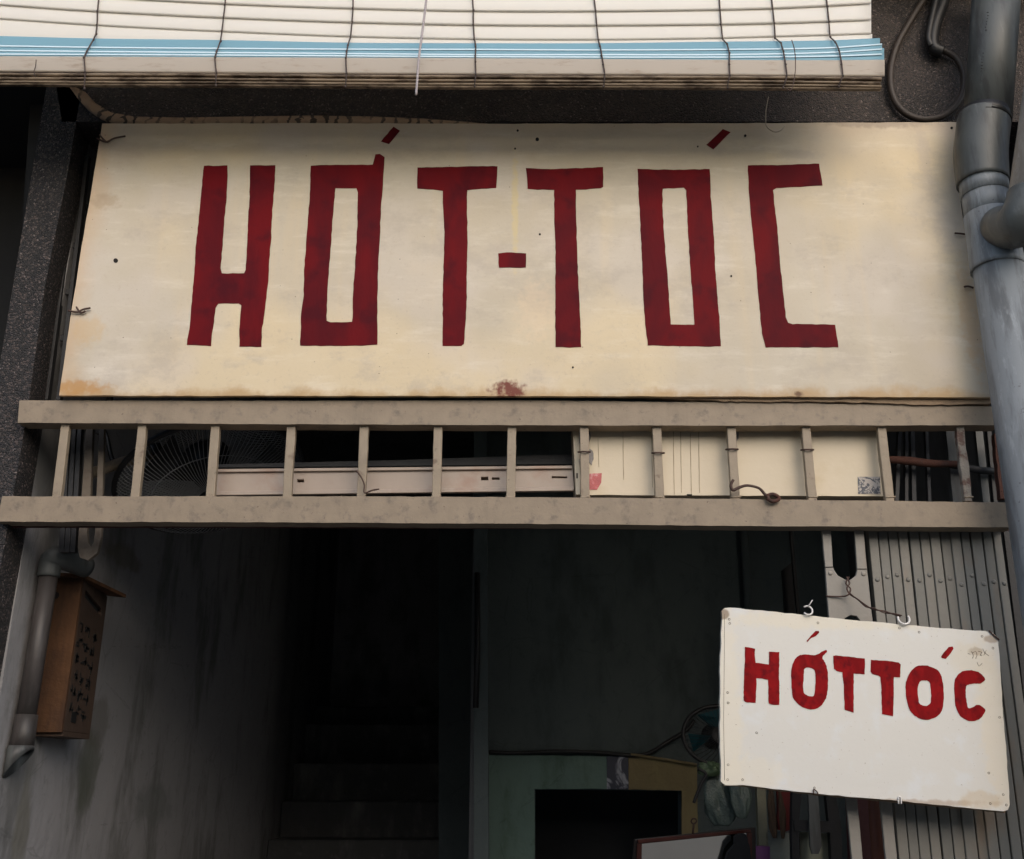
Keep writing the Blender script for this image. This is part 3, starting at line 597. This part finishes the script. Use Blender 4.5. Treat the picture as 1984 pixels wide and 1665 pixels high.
# ================================================================== BLIND
c = P(860, 172, -0.33); bl = root('roller_blind', 'white slatted plastic blind with pale blue band and grimy folded bottom', 'blind', (c.x, -0.33, c.z))
def curve(tab, x):
    if x <= tab[0][0]: a, b = tab[0], tab[1]
    elif x >= tab[-1][0]: a, b = tab[-2], tab[-1]
    else:
        for a, b in zip(tab, tab[1:]):
            if a[0] <= x <= b[0]: break
    # smooth (cubic through neighbours)
    i = tab.index(a); m0 = (b[1]-tab[max(i-1,0)][1])/(b[0]-tab[max(i-1,0)][0]); nb = tab[min(i+2,len(tab)-1)]
    m1 = (nb[1]-a[1])/(nb[0]-a[0]); h = b[0]-a[0]; t = (x-a[0])/h
    if t < 0 or t > 1: return a[1]+(b[1]-a[1])*t
    return (2*t**3-3*t*t+1)*a[1]+(t**3-2*t*t+t)*h*m0+(-2*t**3+3*t*t)*b[1]+(t**3-t*t)*h*m1
def slat(tT, tB, YT, YB, xr, mat, th=.003, bulge=.004, n=44, xl=-160, jy=0):
    xs = [xl+(xr-xl)*i/n for i in range(n+1)]; vs = []; rows = [0,.12,.5,.88,1]
    ph = random.uniform(0, 6)
    for x in xs:
        dy = jy*math.sin(x*.011+ph)
        for u in rows:
            y = curve(tT, x)*(1-u)+curve(tB, x)*u+dy*(1 if u > .5 else .3); Y = YT*(1-u)+YB*u-bulge*4*u*(1-u)
            vs.append(P(x, y, Y))
    k = len(rows); vs += [v+Vector((0, th, 0)) for v in vs]; m = (n+1)*k; fs = []
    for i in range(n):
        for j in range(k-1):
            a = i*k+j; fs += [(a, a+1, a+k+1, a+k), (m+a, m+a+k, m+a+k+1, m+a+1)]
        fs += [(i*k, i*k+k, m+i*k+k, m+i*k), (i*k+k-1, m+i*k+k-1, m+(i+1)*k+k-1, (i+1)*k+k-1)]
    for e in (0, n*k):
        for j in range(k-1): fs.append((e+j, m+e+j, m+e+j+1, e+j+1))
    return MB().add(vs, fs, True).build('slat', mat, bl)
Lb = [(0,36),(192,49),(434,61),(682,71),(916,76),(1153,77),(1395,74),(1496,71),(1603,68),(1688,65)]
Lc = [(0,9),(192,22),(434,34),(682,43),(916,48),(1153,49),(1395,47),(1496,45),(1603,41.5),(1688,38)]
Ld = [(0,-17),(192,-6),(434,7),(682,16),(916,21),(1153,21.5),(1395,18.5),(1496,16),(1603,11),(1688,6)]
sh = lambda T, d: [(x, y+d) for x, y in T]
Lbl = [(0,70),(192,75),(434,78),(682,83),(916,84),(1153,84),(1395,81),(1603,78.6),(1705,74)]
Lb2 = [(0,88),(192,91),(434,93),(682,94.5),(916,95),(1153,96),(1395,95),(1603,92),(1705,85)]
Lb3 = [(0,97),(192,99),(434,101),(682,103),(916,105),(1153,105),(1395,105),(1603,101),(1712,94)]
Lb4 = [(0,104),(434,106),(916,109),(1395,110),(1603,108),(1713,104)]
Lw = [(0,109),(434,111),(916,113),(1395,116),(1603,117),(1714,116)]
Lwb = [(0,138),(434,141),(916,143.5),(1395,145),(1603,147),(1712,147)]
YB0 = -0.26
slat(sh(Lb,1), sh(Lbl,8), YB0-.003, YB0-.006, 1690, M['slat_white'])
slat(sh(Lc,.4), sh(Lb,-.5), YB0, YB0-.008, 1688, M['slat_white'])
slat(sh(Ld,.4), sh(Lc,-.5), YB0, YB0-.008, 1688, M['slat_white'])
for i in range(1, 9):
    d0, d1 = -26.5*i, -26.5*(i-1); slat(sh(Ld,d0+.4), sh(Ld,d1-.5), YB0, YB0-.008, 1688, M['slat_white'])
slat(Lbl, sh(Lb2,2), -0.278, -0.286, 1705, M['slat_blue'], bulge=.001)
slat(sh(Lb2,-.5), sh(Lb3,1), -0.292, -0.298, 1709, M['slat_blue'], bulge=.003)
slat(sh(Lb3,-.5), sh(Lb4,1), -0.298, -0.304, 1713, M['slat_blue'], bulge=.003)
slat(sh(Lb4,-.5), sh(Lw,2), -0.302, -0.308, 1713, M['slat_blue'], bulge=.003)
for T_, Y_ in ((Lb2,-.2945),(Lb3,-.3005),(Lb4,-.3055)):  # thin strips painted as highlights on the blue slats
    o = slat(sh(T_,-.3), sh(T_,2.3), Y_-.002, Y_-.004, 1709, M['slat_glint'], th=.001, bulge=.0)
    o.name = 'slat_glint'
slat(Lw, Lwb, -0.314, -0.318, 1714, M['slat_dirty'], bulge=.002)
ty = [(0,140),(434,142),(916,145),(1395,146),(1706,149)]
for i, (d, yy) in enumerate([(1.0,-0.322),(9.5,-0.319),(17.5,-0.316),(24.5,-0.312)]):
    k2 = {0:1,1:.95,2:.9,3:.85}[i]
    slat(sh(ty,d*k2), sh(ty,(d+6.2)*k2), yy, yy+.003, 1708-(i%2)*2, M['slat_grimy'], th=.006, bulge=.004, jy=.5)
cords = [[(192,-10),(189,22),(188,49),(186,66),(181,77),(168,100),(163,112),(165,140),(163,172)],
 [(437,-10),(436,10),(433,34),(430,61),(427,80),(420,100),(416,112),(419,141),(418,166)],
 [(684,-10),(684,16),(682,43),(679,72),(674,88),(672,100),(670,113),(671,142),(670,168)],
 [(915,-10),(917,20),(917,48),(919,76),(922,90),(921,108),(921,120),(922,145),(919,168)],
 [(1150,-10),(1154,21),(1156,49),(1159,78),(1163,90),(1166,108),(1169,125),(1172,145),(1170,168)],
 [(1393,-10),(1395,20),(1397,47),(1400,76),(1409,86),(1413,103),(1413,125),(1414,146),(1409,170)],
 [(1494,-10),(1497,17),(1500,45),(1502,74),(1513,84),(1518,100),(1522,125),(1525,147),(1518,170)],
 [(1600,-10),(1603,13),(1606,42),(1608,72),(1619,82),(1626,98),(1631,125),(1633,147),(1625,168)]]
cy = [-0.272,-0.272,-0.274,-0.276,-0.296,-0.312,-0.322,-0.327,-0.329]
for cl in cords:
    pts = []
    for (x, y), Y in zip(cl, cy): pts.append(P(x, y, Y))
    mb = tube(pts, .0021, 6)
    mb.build('cord', M['cord'], bl)
    for (x, y), Y in list(zip(cl, cy))[1:]:
        if y < 150 or True:
            q = P(x+random.uniform(-1,1), y, Y-.001)
            tube([q+Vector((0,0,.004)), q, q-Vector((0,0,.004))], [.0014,.0030,.0014], 6).build('knot', M['cord'], bl)
tube(pathpx([(827,-10,-0.34),(820,50,-0.345),(812,110,-0.35),(808,160,-0.35),(806,184,-0.35)], 0), .0032, 7, sub=3).build('pull_cord', M['rope'], bl)
tube(pathpx([(70,116),(69,128),(66,140),(69,150)], -0.332), .0012, 5, sub=3).build('loose_thread', M['cord'], bl)
tag(tube(pathpx([(1534,78),(1540,100),(1541,135),(1537,162),(1531,176),(1522,170)], -0.34), .0013, 5, sub=4).build('thin_wire', M['wire']), 'hair thin brown wire looped over the right part of the blind', 'wire')
tag(tube(pathpx([(1489,188),(1484,215),(1484,240),(1490,250),(1502,256),(1514,252),(1521,243)], -.075), [.0014,.0015,.0018,.002,.002,.0018,.001], 6, sub=4).build('wire_hook', plain('tarnished_wire', (.42,.36,.28), .5)), 'pale curved wire hook over the top edge of the large sign', 'hook')
# curved striped canvas edge
cv_t = [(128,160),(165,178),(185,200),(215,218),(260,226),(350,228),(470,226),(600,224),(720,226),(820,230),(900,236),(945,240)]
cv_b = [(150,190),(170,212),(192,228),(222,240),(262,242),(350,243),(470,243),(600,243),(720,243),(820,243),(900,243),(946,243)]
mb = MB(); vs = []
for i in range(len(cv_t)):
    for u, Y in ((0,-.015),(.5,-.03),(1,-.028)):
        x = cv_t[i][0]*(1-u)+cv_b[i][0]*u; y = cv_t[i][1]*(1-u)+cv_b[i][1]*u; vs.append(P(x, y, Y))
n = len(cv_t); vs += [v+Vector((0,.008,0)) for v in vs]; fs = []
for i in range(n-1):
    for j in range(2):
        a = i*3+j; fs += [(a,a+1,a+4,a+3),(n*3+a,n*3+a+3,n*3+a+4,n*3+a+1)]
    fs += [(i*3,i*3+3,n*3+i*3+3,n*3+i*3),(i*3+2,n*3+i*3+2,n*3+i*3+5,i*3+5)]
tag(mb.add(vs, fs, True).build('canvas_strip', M['cloth_stripe']), 'curved brown striped canvas edge above the top left of the large sign', 'canvas')
tag(slab([(955,240),(962,235),(978,233),(992,236),(1000,241)], -.02, -.001, jit=.6, step=4).build('mortar_lump', M['hole']), 'small black lump on the wall band above the sign centre', 'lump')

# ================================================================== DOWNPIPES, CABLES (right)
PY = -.15
dp = root('downpipe', 'large grey plastic downpipe with couplings along the right edge', 'pipe', P(2030, 1800, PY))
def seg(pts, mat, name, par, Y=PY, n=28, sub=0):
    path = [P(q[0], q[1], q[3] if len(q) > 3 else Y) for q in pts]; rs = [q[2]*mpp(c) for q, c in zip(pts, path)]
    return tube(path, rs, n, sub=sub).build(name, mat, par)
seg([(1934,-60,44),(1913,236,44)], M['pvc_dark'], 'pipe', dp)['label'] = 'weathered dark upper pipe'
seg([(1907,226,46),(1906,236,49),(1902,270,49),(1900,300,49.5),(1902,330,48.5),(1904,357,47.5)], M['pvc_dark'], 'coupling', dp, sub=3)
seg([(1905,350,44.5),(1909,382,44.5)], M['pvc'], 'collar', dp)
seg([(1909,376,43.5),(1916,424,43.5)], M['pvc'], 'pipe', dp)
seg([(1916,418,46.5),(1921,450,47),(1932,516,49.5),(1933,523,49.5)], M['pvc'], 'tee_body', dp)
seg([(1934,515,47),(2035,1190,51.5),(2125,1790,56)], M['pvc'], 'pipe', dp)['label'] = 'long blue grey lower pipe'
seg([(1908,222,47),(1907,240,49.5)], M['black'], 'tape_band', dp)
rp_ = random.Random(5)
for i in range(14):
    y = 25+i*5.6+(40 if i > 6 else 0); x = 1916-.11*y+rp_.uniform(-1,1)
    c = P(x, y, PY-.0595); q = mpp(c)
    tube([c+Vector((-rp_.uniform(.5,2)*q,0,rp_.uniform(-1,1)*q)), c+Vector((rp_.uniform(.5,2)*q,0,rp_.uniform(-1.5,1.5)*q))], .0011, 4).build('print_mark', M['hole'], dp)
bp = root('branch_pipe', 'beige waste pipe with dark elbow joining the downpipe at upper right', 'pipe', P(1960, 480, -.24))
seg([(2058,-60,38,-.3),(1996,386,40,-.3)], M['pvc_beige'], 'pipe', bp)
seg([(1997,376,43,-.3),(1995,392,44,-.3),(1986,420,45,-.3),(1970,437,44,-.27),(1950,440,42,-.23),(1940,440,41,-.19)], M['pvc_dark'], 'elbow', bp, sub=4)
def cable(name, pts, Y, r, mat, label, cat='cable'):
    return tag(tube([P(q[0], q[1], q[2] if len(q) > 2 else Y) for q in pts], r, 9, sub=5).build(name, mat), label, cat)
cx = lambda L: [(1700+a/2.38, b/2.38) for a, b in L]
cable('looped_cable', cx([(250,-60),(205,10),(150,100),(90,210),(60,330),(70,440),(120,515),(200,550),(290,540),(355,495),(392,430),(398,340),(365,270),(300,232),(262,222)]), -.02, .010, M['cable'], 'thick brown cable hanging in a loop above the right end of the sign')
cable('black_hose', cx([(330,-80),(300,20),(268,110),(255,180),(262,222),(300,240)]), -.03, .018, M['black'], 'thick black hose coming down into the cable loop, nearest the pipe')
cable('black_cable', cx([(285,-80),(265,20),(245,110),(235,180),(250,215)]), -.035, .011, M['black'], 'thinner black cable on the left side of the black hose')

# ================================================================== LEFT WALL: drain pipe and wooden letter box
def onwall(px, py, off): 
    return PX(px, py, XW+off)
dr = root('drain_pipe', 'short dirty grey pipe with elbow and slanted open end on the left wall', 'pipe', onwall(35,1500,.03))
a = onwall(93,1112,.035); yq = a.y
def col(px, py): return P(px, py, yq)
tube([col(96,1105), col(45,1425)], .0245, 18).build('pipe', M['pvc_wall'], dr)
tube([col(94,1118), col(98,1092), col(105,1082), col(118,1080)+Vector((0,.02,0)), col(140,1086)+Vector((0,.10,0))], [.029,.030,.031,.031,.029], 18, sub=4).build('elbow', M['pvc_dark'], dr)
tube([col(52,1385), col(46,1425), col(40,1452)], [.028,.029,.031], 18).build('socket', M['pvc_wall'], dr)
# slanted mouth
mb = MB(); n = 20; t0 = col(41,1445); rr = .032; vs = []
for i in range(n):
    a_ = 2*math.pi*i/n; off = Vector((math.cos(a_)*rr, math.sin(a_)*rr, 0)); vs.append(t0+off)
for i in range(n):
    a_ = 2*math.pi*i/n; off = Vector((math.cos(a_)*rr*1.05, math.sin(a_)*rr, -.035-.045*(-math.cos(a_)*.8+.2)))
    vs.append(t0+off)
fs = [(i,(i+1)%n,n+(i+1)%n,n+i) for i in range(n)]
mo = mb.add(vs, fs, True).build('mouth', M['pvc_dark'], dr); so = mo.modifiers.new('wall', 'SOLIDIFY'); so.thickness = .003

yb = PX(105,1120,XW).y
lb = P(62,1413,yb)
xo0 = P(150,1122,yb).x; z1 = P(125,1119,yb).z; z0 = P(90,1419,yb).z
xo1 = P(122,1425,yb).x; xm = (xo0+xo1)/2+.004; yd = yb+.20
mbx = root('letter_box', 'narrow plywood letter box with slots and dark painted marks on the left wall', 'letter box', (XW, yb, z0))
holec = [( -1,-1)]
def yz(pts, X, th):   # solid facing the passage
    return prism([[Vector((X, y, z)) for y, z in L] for L in pts], (th, 0, 0))
hc = (P(98,1154,yb).x, P(98,1154,yb).z)
box(XW+.002, xm, yb, yb+.012, z0, z1).build('side_panel', M['plywood'], mbx, bevel=.001)
tube([Vector((XW+.012, yb-.0015, hc[1])), Vector((XW+.012, yb+.002, hc[1]))], .010, 14).build('hole', M['hole'], mbx)
H = z1-z0
front = [[(yb+.0125, z0+.004), (yd, z0+.004), (yd, z1-.02), (yb+.0125, z1-.004)]]
slot = [(yb+.035, z0+H*.88), (yd-.03, z0+H*.80), (yd-.03, z0+H*.85), (yb+.035, z0+H*.93)]
yz([front[0], slot], xm, -.010).build('front_panel', M['plywood_shaded'], mbx, bevel=.001)
box(XW+.002, xm, yb+.0125, yd, z0-.010, z0+.0035).build('bottom', M['plywood_shaded'], mbx)
box(xm-.018, xm-.0105, yb+.013, yd, z0+.004, z1-.025).build('slot_shade_sheet', M['void'], mbx)  # near-black sheet standing in for the shade inside the slot
rf = [Vector((XW+.002, yb-.02, z1+.010)), Vector((xm+.006, yb-.02, z1+.008)), Vector((xm+.052, yd+.01, z1-.012)), Vector((XW+.002, yd+.03, z1+.005))]
prism([rf], (0,0,-.010)).build('roof', M['plywood'], mbx, bevel=.001)
rs = random.Random(3)
for row in range(6):
    zc = z0+H*(.70-.105*row)
    for k_ in range(3):
        y_ = yb+.04+k_*.048
        for s in range(rs.randint(5,7)):
            yy, zz = y_+rs.uniform(-.014,.014), zc+rs.uniform(-.010,.010)-.15*(y_-yb)
            wy, wz = (rs.uniform(.016,.028), .005) if rs.random() < .5 else (.006, rs.uniform(.012,.022))
            yz([[(yy-wy/2,zz-wz/2),(yy+wy/2,zz-wz/2-.001),(yy+wy/2,zz+wz/2-.001),(yy-wy/2,zz+wz/2)]], xm+.0012, -.001).build('painted_stroke', M['ink'], mbx)
yz([[(yb+.05,z0+.03),(yb+.085,z0+.028),(yb+.085,z0+.055),(yb+.05,z0+.057)]], xm+.0015, -.001).build('lock_plate', M['ink'], mbx)
tag(tube([P(152,1085,yb+.05), P(150,1118,yb+.05)], .0015, 5).build('box_string', M['black']), 'thin black string above the wooden letter box', 'string')

# ================================================================== ROOM CONTENTS
RY = 2.299
tag(slab([(944,1462),(1176,1466),(1176,1529),(1036,1529),(1036,1900),(944,1900)], RY-.02, RY-.001, jit=.8, step=14).build('teal_dado', M['teal_wall']), 'pale teal painted wall panel round the black recess', 'wall panel')
tag(slab([(1176,1465),(1217,1466),(1218,1530),(1176,1529)], RY-.024, RY-.001).build('poster', M['poster']), 'small faded dark blue poster between teal and ochre panels', 'poster')
tag(slab([(1218,1464),(1350,1480),(1356,1800),(1321,1800),(1321,1532),(1218,1530)], RY-.02, RY-.001, jit=.5, step=14).build('ochre_board', M['yellow_wall']), 'dull ochre board right of the poster above the recess', 'board')
tag(tube(pathpx([(944,1457),(1000,1459),(1080,1456),(1155,1458),(1230,1464),(1260,1458),(1290,1440),(1330,1415),(1345,1395)], RY-.03), .009, 8, sub=4).build('wall_cable', M['black']), 'black cable sagging along the room wall to the turquoise fan', 'cable')
tag(tube(pathpx([(1222,1462),(1290,1472),(1350,1482)], RY-.035), .006, 8).build('conduit', M['yellow_wall']), 'thin ochre conduit under the sagging cable', 'conduit')
# turquoise fan half hidden by the small sign
tc_ = P(1392, 1425, 1.5); tf = root('turquoise_fan', 'round fan with turquoise blades half hidden behind the small sign', 'fan', tc_)
def tp(r, th, n=0): return tc_ + Vector((math.cos(th)*r, n, math.sin(th)*r*.8))
tube([tp(.135, 2*math.pi*i/32) for i in range(33)], .008, 8, caps=False).build('rim', M['black'], tf)
for i in range(4):
    a0 = i*math.pi/2+.3
    MB().add([tp(r, a0+s*.42*(.5+r*3), .02*s) for r in (.03,.08,.12) for s in (-1,1)], [(0,1,3,2),(2,3,5,4)]).build('blade', M['cyan'], tf)
tube([tp(0,0,-.03), tp(0,0,.10)], [.03,.05], 14).build('motor', M['black'], tf)
mb = MB()
for i in range(40):
    th = 2*math.pi*i/40; tube([tp(.135,th), tp(.09,th+.1,-.05), tp(.03,th+.15,-.07)], .0013, 4, caps=False, mb=mb)
mb.build('cage', M['dark_steel'], tf)['kind'] = 'stuff'
# things hanging under it
def lump(name, px, py, Y, wx, hz, mat, label, cat, seed=0, taper=.7, flat=.5):
    rg = random.Random(seed); c = P(px, py, Y); q = mpp(c); vs = []; fs = []; rings, n = 22, 30
    ph = [rg.uniform(0, 6.3) for _ in range(4)]
    for j in range(rings):
        u = j/(rings-1); w_ = math.sin(math.pi*min(.97,max(.05,u*.93+.04)))**.45*(1-(1-taper)*(1-u) if True else 1)
        for i in range(n):
            a = 2*math.pi*i/n; r = w_*(1+.24*math.sin(3*a+ph[0]+u*3)+.16*math.sin(5*a+ph[1]-u*5)+.10*math.sin(9*a+ph[2]+u*7)+.07*math.sin(u*19+a*4))
            vs.append(c+Vector((math.cos(a)*wx*q*r+.15*wx*q*math.sin(u*4+ph[3]), math.sin(a)*wx*q*flat*r, (.5-u)*2*hz*q)))
    for j in range(rings-1):
        for i in range(n): fs.append((j*n+i, j*n+(i+1)%n, (j+1)*n+(i+1)%n, (j+1)*n+i))
    fs += [tuple(range(n)), tuple((rings-1)*n+i for i in range(n))]
    return tag(MB().add(vs, fs, True).build(name, mat), label, cat)
lump('plastic_bag', 1392, 1545, 1.55, 32, 52, M['bag'], 'cloudy grey green plastic bag hanging above the mirror', 'bag', 3, .55)
lump('green_bag', 1375, 1490, 1.5, 24, 14, M['bag_green'], 'small pale green bag behind the lower left corner of the small sign', 'bag', 5, .8)
lump('hanging_bag', 1432, 1535, 1.5, 20, 48, M['bag'], 'narrow cloudy bag hanging right of the wider bag', 'bag', 8, .6)
tag(tube(pathpx([(1352,1490),(1368,1500),(1358,1520),(1350,1540),(1344,1556)], 1.42), .006, 7, sub=4).build('bag_strap', M['black']), 'black strap dangling beside the plastic bags', 'strap')
tag(slab([(1465,1500),(1482,1500),(1494,1760),(1476,1760)], 1.2, 1.23).build('pole', M['pole']), 'pale upright wooden pole right of the mirror', 'pole')
tag(slab([(1505,1500),(1530,1500),(1536,1606),(1520,1612),(1508,1608)], 1.15, 1.17, jit=.8).build('red_towel', M['red_cloth']), 'dark red cloth hanging between pole and black brackets', 'cloth')
lump('brown_glove', 1497, 1575, 1.12, 8, 46, M['brown_cloth'], 'brown rag hanging left of the red cloth, nearest the pole', 'rag', 11, .7)
lump('brown_rag', 1514, 1578, 1.10, 6.5, 44, M['brown_cloth'], 'thin brown rag hanging in front of the red cloth', 'rag', 14, .7)
ck = root('hanger_stand', 'black metal hanger stand with grey strap below the small sign', 'stand', P(1580, 1700, .9))
slab([(1536,1500),(1556,1500),(1548,1600),(1552,1760),(1538,1760),(1534,1620)], .9, .93).build('leg', M['dark_cloth'], ck)
slab([(1596,1500),(1612,1500),(1630,1600),(1636,1760),(1616,1760),(1608,1612)], .9, .93).build('leg', M['dark_cloth'], ck)
slab([(1538,1588),(1620,1592),(1622,1614),(1540,1610)], .895, .899).build('cross_bar', M['dark_cloth'], ck)
slab([(1565,1510),(1583,1510),(1592,1640),(1586,1655),(1574,1655),(1570,1640)], .88, .893).build('strap', M['pvc_dark'], ck)
slab([(1550,1612),(1612,1616),(1618,1760),(1552,1760)], .94, .95).build('panel', M['screen'], ck)
tag(slab([(1484,1612),(1534,1614),(1538,1760),(1488,1760)], 1.2, 1.22).build('glass_sheet', plain('greenish_glass', (.15,.17,.16), .2)), 'dull greenish sheet standing behind the brown rags', 'sheet')
tag(slab([(1455,1640),(1492,1640),(1494,1760),(1457,1760)], 1.0, 1.06, jit=.6).build('purple_bottle', M['purple']), 'purple plastic bottle at the foot of the pole', 'bottle')
tag(tube([P(1690,1480,.3), P(1712,1800,.3)], .018, 12).build('orange_pipe', M['orange']), 'rusty orange upright pipe seen through the gate handle plate', 'pipe')
tag(slab([(1640,1500),(1700,1500),(1710,1760),(1650,1760)], .5, .52).build('maroon_cloth', plain('maroon_cloth', (.05,.008,.008))), 'dark maroon cloth behind the rusty orange pipe', 'cloth')
# mirror
mq = [(1226,1625),(1456,1602),(1476,1760),(1226,1790)]
Ym = .9
mc = P(1350, 1700, Ym); mr = root('framed_mirror', 'tilted mirror in a red brown wooden frame at the bottom of the picture', 'mirror', mc)
tilt = lambda p_: Vector((p_.x, p_.y-(p_.z-mc.z)*.38, p_.z))
def mslab(pts, Y0, th):
    return prism([[tilt(P(x,y,Y0)) for x, y in pts]], (0, th, 0))
mslab([(1226,1625),(1456,1602),(1476,1790),(1222,1790)], Ym, .02).build('back_frame', M['frame_dark'], mr, bevel=.003)
mslab([(1232,1626),(1447,1606),(1449,1612),(1235,1634)], Ym-.014, .013).build('frame_rail', M['frame'], mr, bevel=.002)
mslab([(1232,1634),(1241,1633),(1245,1790),(1233,1790)], Ym-.012, .011).build('frame_stile', M['frame'], mr, bevel=.002)
mslab([(1441,1613),(1450,1612),(1466,1790),(1455,1790)], Ym-.012, .011).build('frame_stile', M['frame'], mr, bevel=.002)
mslab([(1241,1634),(1441,1613),(1455,1790),(1245,1790)], Ym-.004, .003).build('glass', M['mirror'], mr)
tube([tilt(P(1338+5*math.cos(t),1590+5*math.sin(t),Ym)) for t in [i*.6 for i in range(12)]], .0025, 6).build('ring', M['wire'], mr)
tube([tilt(P(1338,1596,Ym)), tilt(P(1337,1618,Ym))], .003, 6).build('ring_stem', M['wire'], mr)
jk = [(1418,1620),(1423,1615),(1430,1613),(1438,1615),(1443,1622),(1444,1631),(1449,1643),(1454,1668),(1462,1785),(1392,1785),(1399,1690),(1404,1667),(1408,1652),(1414,1642),(1420,1636)]
prism([[tilt(P(x,y,Ym-.05)) for x, y in rough(jk, 6, .8)]], (0,.03,0)).build('dark_jacket', M['dark_cloth'], None, bevel=.008, seg=3)
tag(bpy.data.objects['dark_jacket'], 'black jacket bundle hanging over the right side of the mirror', 'jacket')
# faint pipes on the room wall
tag(tube(pathpx([(1440,1000),(1452,1200)], 2.25), .02, 10).build('room_pipe', M['room_wall']), 'faint grey vertical pipe on the room wall above the small sign', 'pipe')
tag(slab([(1516,1105),(1536,1088),(1541,1200),(1522,1200)], 1.6, 1.62).build('dark_hook_board', M['void']), 'black narrow board hanging left of the gate handle plate', 'board')
tag(slab([(1528,1000),(1533,1000),(1556,1250),(1550,1250)], 1.5, 1.52).build('thin_upright', M['void']), 'thin black upright left of the gate handle plate', 'upright')
